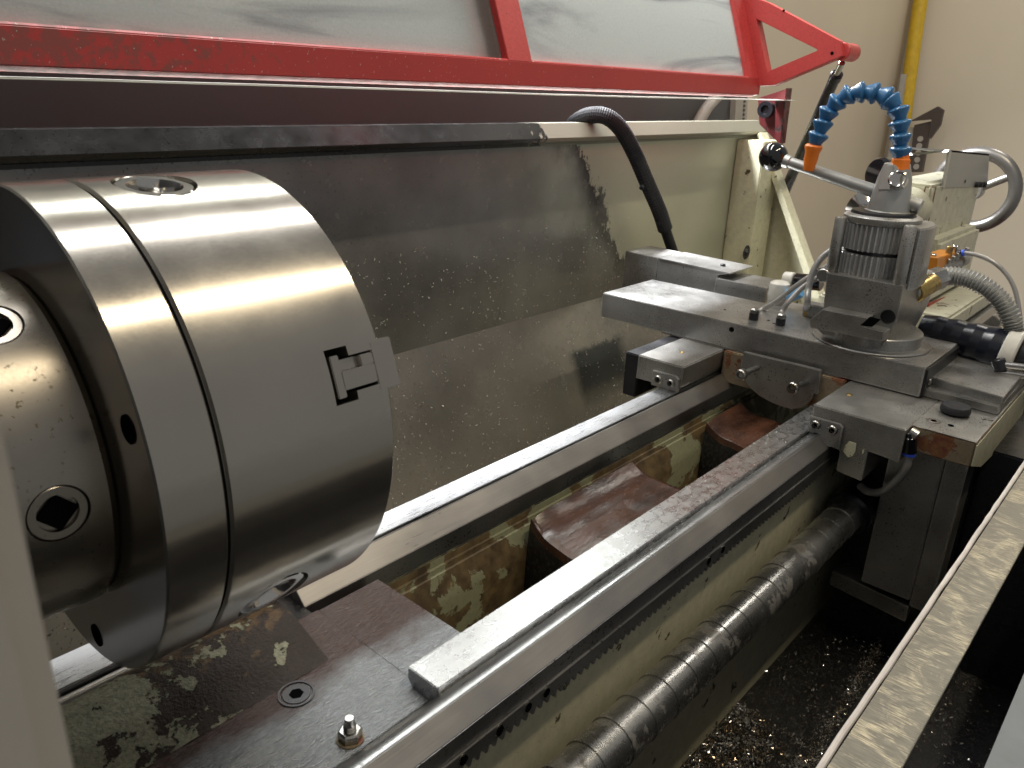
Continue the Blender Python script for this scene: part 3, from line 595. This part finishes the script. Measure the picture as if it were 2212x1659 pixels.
# stepped sheet cover behind the cross slide
cv = thing('slide_cover', (1.7, .8, -.45), 'folded grey sheet cover with a single screw, behind the cross slide', 'sheet cover')
XC = 1.60
slab('raised_cover', [at(1423, 558, 'x', XC), at(1577, 591, 'x', XC), at(1550, 594, 'x', XC), at(1542, 640, 'x', XC), at(1414, 612, 'x', XC)], (.09, 0, 0), 'plate_steel', cv, .001)
ST = at(1577, 590, 'x', XC - .003); T0_ = at(1423, 557, 'x', XC - .003)
slab('top_sheet', [T0_, ST, ST + Vector((.115, 0, 0)), T0_ + Vector((.115, 0, 0))], (0, 0, -.0025), 'plate_steel', cv, 0)
D0 = at(1351, 542, 'x', XC - .001); slab('dark_cover', [D0, at(1422, 557, 'x', XC - .001), at(1415, 625, 'x', XC - .001), at(1342, 625, 'x', XC - .001)], (.11, 0, 0), 'cast_steel', cv, .001)
slab('low_cover', [at(1547, 600, 'x', XC - .004), at(1656, 622.5, 'x', XC - .004), at(1651, 655, 'x', XC - .004), at(1541, 632, 'x', XC - .004)], (.10, 0, 0), 'plate_steel', cv, .001)
q = at(1561, 578, 'x', XC + .05); rod('cover_screw', q, q + Vector((0, 0, .008)), .006, 'black_satin', cv, 16)
# ================================================================== tool post on its swivel base
tp = thing('tool_post', (1.44, .415, -.4005), 'quick change tool post with two fluted rings on a machined block', 'tool post')
TX, TY = 1.437, .432
rev('swivel_base', (TX, .412, -.4004), (0, 0, 1), [(0, 0), (0, .097), (.0015, .0985), (.003, .0975), (.003, .083), (.0032, .082), (.023, .082), (.0245, .0805), (.0245, 0)], 'ground_steel', tp, 96)
yz = lambda x, y, X: (at(x, y, 'x', X).y, at(x, y, 'x', X).z)
prism('tool_block', [yz(*q, 1.365) for q in ((1786, 589), (1778, 668), (1760, 705), (1775, 722), (1905, 752), (1930, 707), (1938, 690), (1951, 617))], 'x', 1.365, 1.545, 'cast_steel', tp, .001)
prism('dovetail_ledge', [yz(*q, 1.335) for q in ((1777, 668), (1749, 691), (1749, 708), (1907, 738), (1911, 717), (1862, 704), (1876, 687))], 'x', 1.335, 1.3655, 'cast_steel', tp, .001)
rev('cross_hole', at(1918, 684, 'x', 1.3645), (-1, 0, 0), [(0, 0), (0, .0118), (.0006, .0118), (.0006, .0100), (-.001, .0098), (-.001, 0)], 'dark_steel', tp, 28)
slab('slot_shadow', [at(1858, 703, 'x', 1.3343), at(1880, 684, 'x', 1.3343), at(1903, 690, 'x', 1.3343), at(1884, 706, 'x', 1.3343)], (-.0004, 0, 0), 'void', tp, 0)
rev('turning_body', (TX, TY, 0), (0, 0, 1), [(-.298, 0), (-.298, .052), (-.180, .052), (-.176, .050), (-.176, 0)], 'dark_steel', tp, 64)
NF = 42
fl = lambda i: (1.0, .99, .915, .92)[i % 4]
for z0, z1 in ((-.2395, -.1945), (-.290, -.2455)):
    rev('fluted_ring', (TX, TY, 0), (0, 0, 1), [(z0, .040), (z0, .0575), (z0 + .0015, .0600), (z1 - .0015, .0600), (z1, .0570), (z1, .040)], 'fluted_steel', tp, NF * 4, fl, 25)
rev('top_cap', (TX, TY, 0), (0, 0, 1), [(-.1945, .052), (-.1945, .0605), (-.190, .062), (-.184, .062), (-.181, .058), (-.179, .036), (-.177, .034), (-.177, 0)], 'cast_steel', tp, 64)
for px, py in ((1818, 468), (1968, 487)):
    q = at(px, py, 'x', 1.385 if px < 1900 else 1.375); rev('guide_pillar', (q.x, q.y, 0), (0, 0, 1), [(-.292, 0), (-.292, .0088), (-.290, .010), (q.z - .003, .010), (q.z, .0085), (q.z + .001, .003), (q.z + .001, 0)], 'cast_steel', tp, 24)
prism('side_housing', [(1.385, .3560), (1.395, .372), (1.41, .378), (1.47, .395), (1.49, .43), (1.50, .42), (1.495, .365), (1.46, .350), (1.41, .348)], 'z', -.292, -.1905, 'cast_steel', tp, .002)
rod('foot_lug', (1.372, .492, -.289), (1.40, .492, -.289), .012, 'cast_steel', tp)
box('foot_lug', 1.378, 1.398, .478, .508, -.2945, -.278, 'cast_steel', tp, .003)
# clamping cone and lever
cone = rev('lever_hub', (TX, TY - .007, 0), (0, 0, 1), [(-.178, 0), (-.178, .037), (-.1745, .0375), (-.173, .034), (-.120, .0265), (-.098, .020), (-.097, .018), (-.097, 0)], 'alu_dark', tp, 48)
hf = at(1940, 388, 'x', 1.405); rev('oil_sight', hf + Vector((-.001, 0, 0)), (-1, -.1, .35), [(-.01, 0), (-.01, .0145), (.004, .0145), (.0055, .012), (.0045, .010), (.0045, 0)], 'chrome', tp, 28)
slab('hub_flat', [at(1897, 402, 'x', 1.408), at(1908, 360, 'x', 1.415), at(1930, 357, 'x', 1.412), at(1922, 410, 'x', 1.405), at(1896, 410, 'x', 1.408)], (.014, 0, 0), 'alu', tp, .001)
l0 = Vector((TX, TY + .03, -.165)); l1 = at(1700, 349, 'x', 1.43); lb = at(1671, 339, 'x', 1.43)
rod('lever_rod', at(1990, 448, 'x', 1.45), l1, .0125, 'alu_dark', tp, 24, .0098); rod('lever_neck', l1 + (l1 - lb) * .25, lb, .0115, 'alu', tp, 24, .0135)
bm = bmesh.new(); brev(bm, lb, lb - l1, [(-.026 * math.cos(PI * i / 20), .026 * math.sin(PI * i / 20)) for i in range(21)], 36); link('ball_knob', bm, 'black_gloss', tp)
# ================================================================== jointed coolant nozzle
nz = thing('coolant_nozzle', at(1944, 357, 'x', 1.43), 'segmented blue coolant hose with orange nozzle and orange base nut', 'coolant hose')
hp = [(1944, 345), (1945, 318), (1946, 290), (1945, 262), (1940, 238), (1930, 218), (1908, 207), (1882, 200), (1858, 199), (1834, 203), (1812, 216), (1793, 235), (1779, 262), (1769, 290), (1759, 312)]
P = spline([at(x, y, 'x', 1.43 - .0008 * i) for i, (x, y) in enumerate(hp)], 8)
# even spacing
d = [0]
for a, b in zip(P, P[1:]): d.append(d[-1] + (b - a).length)
def along(s):
    for i in range(len(P) - 1):
        if d[i + 1] >= s: return P[i].lerp(P[i + 1], (s - d[i]) / (d[i + 1] - d[i] + 1e-9))
    return P[-1]
NS = 13; st = d[-1] / NS
for i in range(NS):
    a = along(i * st); b = along((i + 1) * st); k = (b - a).length; s_ = 1.0
    prof = [(-.06, .0), (-.06, .0105), (.06, .0165), (.16, .0180), (.24, .0178), (.80, .0112), (1.0, .0098), (1.04, 0)]
    if i < 5: prof = [(1 - t, r) for t, r in prof][::-1]
    jx = Vector((random.uniform(-1, 1), random.uniform(-1, 1), random.uniform(-1, 1))) * .08
    rev('hose_segment', a, (b - a).normalized() + jx, [(t * k, r * .98) for t, r in prof], 'blue', nz, 24, angle=60)
e = P[-1]; e2 = at(1746, 368, 'x', 1.42); dd = (e2 - e); k = dd.length
rev('nozzle', e, dd, [(0, 0), (0, .0125), (.06 * k, .0150), (.14 * k, .0150), (.3 * k, .0122), (.6 * k, .0118), (1.0 * k, .0085), (1.0 * k, .0055), (.9 * k, .005), (.9 * k, 0)], 'orange', nz, 28)
b0 = at(1944, 357, 'x', 1.43); rev('base_nut', b0, (0, 0, 1), [(-.010, 0), (-.010, .0115), (-.008, .0120), (-.006, .0150), (.009, .0150), (.0115, .0125), (.016, .0115), (.016, 0)], 'orange', nz, 6, angle=20)
rev('nut_collar', b0, (0, 0, 1), [(.009, 0), (.009, .0110), (.024, .0105), (.024, 0)], 'orange', nz, 24)
# ================================================================== grease lines, manifold, conduit
def fitting(px, py, mat, parent, r=.0062, h=.016):
    q = at(px, py, 'z', -.4003); rev('fitting_base', q, (0, 0, 1), [(0, 0), (0, r), (h * .7, r), (h * .7, 0)], mat, parent, 20)
    rev('fitting_cap', q + Vector((0, 0, h * .7)), (0, 0, 1), [(0, 0), (0, r * 1.02), (h * .35, r * .98), (h * .5, r * .6), (h * .5, 0)], 'screw_steel', parent, 6); return q + Vector((0, 0, h))
for i, (bx, by, mat, pts, lab) in enumerate((
    (1627, 690, 'black_satin', [(1640, 672, 1.47), (1680, 648, 1.48), (1730, 610, 1.49), (1778, 580, 1.50), (1800, 570, 1.50)], 'grey oil line with black base fitting, farthest left on the cross slide'),
    (1685, 702, 'black_satin', [(1688, 676, 1.45), (1704, 652, 1.46), (1735, 620, 1.48), (1770, 598, 1.49), (1800, 582, 1.49)], 'grey oil line with black base fitting, middle one on the cross slide'),
    (1741, 682, 'brass', [(1744, 655, 1.43), (1747, 622, 1.44), (1757, 585, 1.45), (1776, 556, 1.46), (1800, 538, 1.47)], 'grey oil line with brass fitting and blue collar close to the tool block'))):
    g = thing('oil_line', at(bx, by, 'z', -.4003), lab, 'oil line', 'oil lines feeding the cross slide')
    top = fitting(bx, by, mat, g, .0088 if i < 2 else .0068, .019 if i < 2 else .015)
    tube('line_tube', ([top + Vector((0, 0, -.002))] if i == 2 else [top + Vector((0.002, -.004, -.004))]) + [at(a, b, 'x', c) for a, b, c in pts], .0050 if i < 2 else .0058, 'tube_grey', g)
    if i == 2: rod('blue_collar', top + Vector((0, 0, -.002)), top + Vector((0, 0, .003)), .0075, 'blue_collar', g)
mf = thing('oil_manifold', at(2030, 590, 'x', 1.60), 'orange anodised oil manifold block with chrome screws behind the tool post', 'manifold')
XM = 1.62
slab('manifold_block', [at(1985, 552, 'x', XM), at(2025, 558, 'x', XM), at(2022, 590, 'x', XM), at(1980, 582, 'x', XM)], at(2084, 548, 'x', XM + .12) - at(2040, 563, 'x', XM) , 'orange_anod', mf, .001)
for px, py, xx in ((2016, 548, 1.64), (2053, 532, 1.70), (2066, 530, 1.73)):
    q = at(px, py, 'x', xx); rod('manifold_screw', q, q + Vector((0, 0, -.018)), .0062, 'brass' if px == 2053 else 'chrome', mf, 18)
a = at(1965, 606, 'x', 1.58); b = at(2070, 570, 'x', 1.72); rod('distributor_bar', a, b, .011, 'cast_steel', mf)
for i in range(5):
    q = at(2043 + i * 10, 574 - i * 6, 'x', 1.68 + i * .012); rod('outlet_nipple', q, q + Vector((0, -.004, .014)), .0045, 'screw_steel', mf, 12)
rod('outlet_plug', at(2072, 563, 'x', 1.74), at(2082, 559, 'x', 1.76), .0135, 'cast_steel', mf)
ol = thing('supply_line', at(2085, 545, 'x', 1.72), 'thin grey supply line bowing right from the orange manifold', 'oil line')
rod('line_fitting', at(2070, 549, 'x', 1.71), at(2078, 547, 'x', 1.71), .008, 'black_gloss', ol, 16); rod('blue_collar', at(2078, 547, 'x', 1.71), at(2084, 546, 'x', 1.71), .0065, 'blue_collar', ol, 16)
tube('line_tube', [at(x, y, 'x', 1.71) for x, y in ((2083, 546), (2110, 551), (2145, 566), (2172, 590), (2190, 620), (2200, 660), (2206, 710))], .0042, 'tube_grey', ol)
cf = thing('conduit', at(1985, 625, 'x', 1.5), 'ribbed grey flexible conduit curving right from a tarnished brass fitting', 'conduit')
rod('brass_fitting', at(1975, 634, 'x', 1.47), at(2014, 610, 'x', 1.53), .017, 'brass', cf, 28); rod('fitting_tail', at(1955, 628, 'x', 1.46), at(1985, 628, 'x', 1.48), .014, 'cast_steel', cf)
rod('lock_nut', at(2005, 609, 'x', 1.53), at(2035, 598, 'x', 1.56), .0205, 'screw_steel', cf, 6)
L = spline([at(x, y, 'x', 1.57) for x, y in ((2028, 600), (2060, 596), (2100, 605), (2140, 628), (2170, 660), (2188, 700), (2192, 725))], 16)
bm = bmesh.new(); btube(bm, L, lambda i, n: (.0132, .0174, .0155)[i % 3], 18); link('conduit_skin', bm, 'alu_dark', cf, angle=12)
bl = thing('bellows_tube', at(2050, 725, 'x', 1.58), 'dark blue black taped screw cover running towards the operator, with pale clamp ring', 'screw cover')
a = at(1990, 702, 'x', 1.57); b = at(2172, 762, 'x', 1.57); dv = b - a; k = dv.length
rev('cover_skin', a, dv, [(0, 0), (0, .020)] + [(k * (i + .5) / 9, .022 + .020 * i / 9 + (.0022 if i % 2 else 0)) for i in range(9)] + [(k, .043), (k, 0)], 'bellows', bl, 40, angle=15)
a2 = at(2166, 760, 'x', 1.57); b2 = at(2212, 774, 'x', 1.57); rod('clamp_ring', a2, a2.lerp(b2, .72), .047, 'white_plastic', bl, 40); rod('screw_shaft', b2.lerp(a2, .3), at(2260, 786, 'x', 1.57), .036, 'dark_steel', bl, 32)
cr = thing('control_rod', at(2130, 790, 'x', 1.52), 'two thin bright rods with a ball joint below the black screw cover', 'linkage')
rod('upper_rod', at(2162, 788, 'x', 1.5), at(2250, 797, 'x', 1.5), .0060, 'chrome', cr); rod('lower_rod', at(2150, 803, 'x', 1.5), at(2250, 818, 'x', 1.5), .0058, 'chrome', cr)
rod('ball_joint', at(2155, 776, 'x', 1.5), at(2163, 800, 'x', 1.5), .011, 'dark_steel', cr)
# white filter with light blue hose end left of the tool block
wf = thing('filter_cup', at(1672, 640, 'x', 1.58), 'small white cup with light blue plastic sleeve left of the tool block', 'filter')
q = at(1683, 626, 'x', 1.57); rev('cup', q, (0, 0, 1), [(-.03, 0), (-.03, .019), (-.01, .022), (.014, .020), (.018, .014), (.018, 0)], 'white_plastic', wf, 32)
rod('blue_sleeve', at(1702, 640, 'x', 1.55), at(1730, 628, 'x', 1.55), .014, 'light_blue', wf, 24); rod('elbow', at(1694, 602, 'x', 1.6), at(1716, 604, 'x', 1.6), .015, 'white_plastic', wf, 24)
rod('connector', at(1718, 606, 'x', 1.6), at(1775, 612, 'x', 1.6), .016, 'black_gloss', wf, 24)
box('bracket', 1.50, 1.53, .52, .565, -.401, -.375, 'plate_steel', wf, .002)
# ================================================================== tailstock
ts = thing('tailstock', (2.2, .55, -.45), 'cream painted tailstock with chipped edges, steel quill and large spoked handwheel', 'tailstock')
TYF = .505
c0 = at(2017, 401, 'y', TYF)
box('upper_body', c0.x, c0.x + .44, TYF, .615, -.55, c0.z, 'tail_paint', ts, .006)
slab('chamfer', [Vector((c0.x - .001, TYF + .018, c0.z - .003)), Vector((c0.x + .02, TYF - .001, c0.z - .003)), Vector((c0.x + .02, TYF - .001, -.27)), Vector((c0.x - .001, TYF + .018, -.25))], (-.001, -.001, 0), 'cast_rust', ts, 0)
box('lower_body', c0.x + .03, c0.x + .40, .47, .64, -.452, -.30, 'tail_paint', ts, .01)
box('tail_foot', c0.x - .05, c0.x + .44, .40, .70, -.4985, -.455, 'tail_paint', ts, .006)
pnl = slab('recess_panel', [at(2012, 492, 'y', TYF - .0005), at(2085, 466, 'y', TYF - .0005), at(2082, 560, 'y', TYF - .0005), at(2012, 585, 'y', TYF - .0005)], (0, -.001, 0), 'tail_paint', ts, 0)
rod('barrel', (c0.x - .06, .55, CZ), (c0.x + .02, .55, CZ), .043, 'tail_paint', ts, 40, .05); rod('quill', (c0.x - .13, .55, CZ), (c0.x, .55, CZ), .036, 'screw_steel', ts, 40)
rod('clamp_dome', at(1868, 446, 'x', 1.86), at(1880, 460, 'x', 1.84), .045, 'chrome', ts, 32, .03)
kn = at(1900, 376, 'x', 1.85); rev('clamp_knob', kn, (-1, .6, .15), [(-.014, 0), (-.012, .030), (-.004, .036), (.004, .036), (.012, .030), (.014, 0)], 'black_gloss', ts, 36)
hw = Vector((2.60, .55, -.2315)); rim = [hw + Vector((0, math.cos(t), math.sin(t))) * .103 for t in [2 * PI * i / 48 for i in range(49)]]
wh = rod('handwheel', hw + Vector((-.02, 0, 0)), hw + Vector((.02, 0, 0)), .026, 'cast_steel', ts, 28)
bm = bmesh.new(); btube(bm, rim, .018, 14); link('wheel_rim', bm, 'wheel_steel', wh)
for k in range(3):
    t = math.radians(30 + 120 * k); dr_ = Vector((0, math.cos(t), math.sin(t))); rod('spoke', hw + dr_ * .02, hw + dr_ * .10, .011, 'cast_steel', wh, 12)
# bent aluminium cover on top
ac = thing('scale_cover', c0, 'bent plain aluminium cover open at its end, on top of the tailstock', 'sheet cover')
YA = .503; z0 = c0.z - .002
slab('top_edge', [at(1963, 331, 'y', YA + .1), at(2051, 323, 'y', YA), at(2049, 328, 'y', YA), at(1961, 336, 'y', YA + .1)], (-.004, 0, 0), 'alu', ac, 0)
slab('side_sheet', [at(2051, 324, 'y', YA), at(2137, 333, 'y', YA), at(2133, 402, 'y', YA), at(2037, 405, 'y', YA)], (0, .004, 0), 'alu_dark', ac, 0)
slab('front_edge', [at(2051, 324, 'y', YA), at(2037, 405, 'y', YA), at(2041, 405, 'y', YA + .001), at(2056, 326, 'y', YA + .001)], (-.004, -.001, 0), 'alu', ac, 0)
T0 = at(2051, 324, 'y', YA); T1 = at(2137, 333, 'y', YA); slab('top_sheet', [T0, T1, T1 + Vector((0, .10, 0)), T0 + Vector((0, .10, 0))], (0, 0, -.004), 'alu', ac, 0)
rev('sheet_hole', at(2085, 392, 'y', YA - .0006), (0, -1, 0), [(0, 0), (0, .004), (.0004, .004), (.0004, 0)], 'void', ac, 12)
for px in (2111, 2119, 2127):
    rev('cable_tie', at(px, 399, 'y', YA - .004), (0, -1, 0), [(-.004, 0), (-.004, .008), (.004, .007), (.004, 0)], 'black_rubber', ac, 10)
# red warning label with its lettering, fixed to the tailstock
lq = [at(2006, 655, 'y', .465), at(2046, 640, 'y', .465), at(2045, 698, 'y', .465), at(2000, 698, 'y', .465)]
lb_ = slab('warning_label', lq, (0, .002, 0), 'label_red', ts, 0)
def text(s, px, py, h, Y):
    cu = bpy.data.curves.new('lettering', 'FONT'); cu.body = s; cu.size = h; cu.extrude = .0008; cu.offset = .0015
    to = bpy.data.objects.new('lettering', cu); C.objects.link(to); to.rotation_euler = (PI / 2, 0, 0); to.location = at(px, py, 'y', Y); bpy.context.view_layer.update()
    me = bpy.data.meshes.new_from_object(to.evaluated_get(bpy.context.evaluated_depsgraph_get())); me.materials.append(M['label_white'])
    no = bpy.data.objects.new('lettering', me); C.objects.link(no); no.parent = lb_; no.location = to.location - ORG[ts.name]; no.rotation_euler = to.rotation_euler; bpy.data.objects.remove(to)
text('C', 2023, 672, .030, .463); text('1B', 2013, 692, .030, .463)
slab('clamp_lever', [at(2112, 706, 'x', 2.0), at(2146, 680, 'x', 2.0), at(2164, 694, 'x', 2.0), at(2150, 716, 'x', 2.0)], (.06, 0, 0), 'cast_steel', ts, .002)
# ================================================================== wall furniture
yp = thing('yellow_pipe', at(1955, 260, 'x', 5.5), 'yellow upright pipe in the corner of the walls', 'pipe')
tube('pipe', [at(2000, -60, 'x', 5.5), at(1984, 30, 'x', 5.5), at(1963, 180, 'x', 5.5), at(1948, 300, 'x', 5.5), at(1938, 400, 'x', 5.5)], .042, 'yellow_pipe', yp, n=4)
wb = thing('wall_bracket', at(1985, 300, 'x', 5.4), 'dark steel bracket with a row of holes on an upright grey channel by the wall', 'bracket')
slab('channel', [at(1946, 160, 'x', 5.45), at(1958, 160, 'x', 5.45), at(1925, 400, 'x', 5.45), at(1908, 400, 'x', 5.45)], (.04, 0, 0), 'channel_grey', wb)
slab('channel', [at(1962, 275, 'x', 5.42), at(1974, 275, 'x', 5.42), at(1966, 360, 'x', 5.42), at(1956, 360, 'x', 5.42)], (.04, 0, 0), 'channel_grey', wb)
slab('perforated_bar', [at(1975, 270, 'x', 5.4), at(2010, 262, 'x', 5.4), at(1990, 372, 'x', 5.4), at(1962, 372, 'x', 5.4)], (.05, 0, 0), 'bracket_dark', wb)
slab('bracket_arm', [at(1965, 262, 'x', 5.38), at(2025, 230, 'x', 5.38), at(2037, 238, 'x', 5.38), at(2030, 270, 'x', 5.38), at(2008, 300, 'x', 5.38), at(2012, 258, 'x', 5.38)], (.04, 0, 0), 'bracket_dark', wb)
for i in range(5):
    rev('hole', at(1988 - i * 2.2, 300 + i * 15, 'x', 5.398), (-1, 0, 0), [(0, 0), (0, .017), (.002, .017), (.002, 0)], 'channel_grey', wb, 16)
# ================================================================== leadscrew cover: overlapping spring steel turns
LY, LZ, LR = .340, -.652, .0285
lc = thing('leadscrew_cover', (.9, LY, LZ), 'spiral spring steel cover of dark overlapping turns around the leadscrew', 'screw cover')
x = .30; i = 0
bm = bmesh.new()
while x < 1.36:
    w_ = .0455; r0 = LR; r1 = LR - .0014
    rev('cover_turn', (x, LY, LZ), (1, 0, 0), [(0, r0 - .0025), (0, r0), (.0006, r0 + .0002), (w_ * .98, r1), (w_ + .002, r1 - .0008), (w_ + .002, 0)] if False else [(0, r1 - .002), (0, r0), (w_ + .002, r1), (w_ + .002, r1 - .003)], 'cover_steel', lc, 48)
    x += w_; i += 1
rod('end_cap', (1.25, LY, LZ), (1.345, LY, LZ), .038, 'black_satin', lc, 40)
# ================================================================== sump, chips
sm_ = box('chip_tray', -.4, 2.6, -.06, .384, -.95, -.93, 'sump', None, 0); tag(sm_, 'deep black oily chip tray below the leadscrew', 'chip tray')
def chips(name, n, fpos, smin, smax, label, mat='chip_metal'):
    bm = bmesh.new()
    for _ in range(n):
        p = fpos(); s = random.uniform(smin, smax); ax = Vector((random.gauss(0, 1), random.gauss(0, 1), random.gauss(0, 1))).normalized(); d_, u, v = frame_of(ax)
        rr = s * .5; t0 = random.uniform(0, 6); sp = random.uniform(1.5, 4.5); k = 5; pr_ = None
        for j in range(k):
            t = t0 + sp * j / (k - 1); c_ = p + (u * math.cos(t) + v * math.sin(t)) * rr + d_ * (j * s * .12)
            a = bm.verts.new(c_); b = bm.verts.new(c_ + d_ * s * .28)
            if pr_: bm.faces.new((pr_[0], a, b, pr_[1]))
            pr_ = (a, b)
    o = link(name, bm, mat, None, smooth=False); o['kind'] = 'stuff'; o['label'] = label; o['category'] = 'swarf'; return o
def tray_pos():
    while True:
        x = random.uniform(.5, 1.35); y = random.uniform(-.02, .38)
        dens = .05
        if x < 1.02 and y > .20: dens = 1.0
        if noise.noise(Vector((x * 9, y * 9, 1))) < -.1: dens *= .35
        if random.random() < dens: return Vector((x, y, -.927 + random.uniform(0, .010)))
chips('swarf_pile', 7500, tray_pos, .0025, .0075, 'glinting metal chips lying in the black tray')
def wall_pos():
    while True:
        u = random.random(); x = .75 + 1.0 * u ** 1.2; s = random.random(); y = YB - .22 * s; z = -.505 - .475 * s
        if random.random() < .25: y = YB; z = random.uniform(-.50, -.30)
        return Vector((x, y - .002, z))
chips('swarf_on_guard', 1900, wall_pos, .0020, .0052, 'fine metal chips stuck to the oily splash guard', 'chip_bright')
def rail_pos():
    r_ = random.random(); x = random.uniform(.62, 1.18)
    if r_ < .5: return Vector((x * .8 + .25, random.uniform(.409, .447), -.4994))
    if r_ < .75: return Vector((x, random.uniform(.39, .403), -.4990))
    return Vector((random.uniform(.45, 1.1), random.uniform(.644, .678), -.4994))
chips('swarf_on_ways', 420, rail_pos, .0010, .0024, 'tiny bright chips and droplets scattered on the slideways', 'chip_bright')
# a low ridge of swarf
chips('swarf_ridge', 1100, lambda: (lambda x: Vector((x, .205 + .042 * x + random.gauss(0, .006), -.925 + abs(random.gauss(0, .008)))))(random.uniform(.90, 1.34)), .002, .005, 'narrow ridge of brownish chips in the tray near the front lip')
# ================================================================== front lip
lp = thing('front_lip', (.8, .09, -.46), 'long brushed metal front lip with a pale foam strip along its inner edge', 'splash lip')
slab('lip_plate', [(-.3, .109, -.45), (1.9, .109, -.45), (1.9, .069, -.45), (-.3, .069, -.45)], (0, 0, -.006), 'brushed_plate', lp, .0008)
slab('lip_skirt', [(-.3, .1085, -.4565), (1.9, .1085, -.4565), (1.9, .1085, -.56), (-.3, .1085, -.56)], (0, -.003, 0), 'dark_steel', lp, 0)
pts = [Vector((-.3 + i * .02, .1125 + .0008 * noise.noise(Vector((i * .4, 0, 0))), -.4505 + .0008 * noise.noise(Vector((i * .5, 5, 0))))) for i in range(110)]
bm = bmesh.new(); btube(bm, pts, lambda i, n: .0026 + .0007 * noise.noise(Vector((i * .9, 2, 2))), 8); link('foam_strip', bm, 'foam', lp)
fp = thing('front_panel', (.6, -.05, -.7), 'dark grey machine front panel in the lower right corner', 'machine panel')
slab('panel_top', [(-.3, .026, -.47), (1.9, .026, -.47), (1.9, -.6, -.47), (-.3, -.6, -.47)], (0, 0, -.01), 'front_panel_grey', fp, .001)  # unseen width added towards the operator so the chuck reflects grey
box('panel_face', -.3, 1.9, .022, .0255, -1.2, -.472, 'void', fp, 0)
rb = thing('machine_base', (2.3, .2, -1.7), 'dark red machine base below the tailstock end', 'machine base')  # base of the machine, mostly hidden
box('base_block', 1.95, 3.0, -.05, .60, -1.7, -.80, 'red_base', rb, .01)
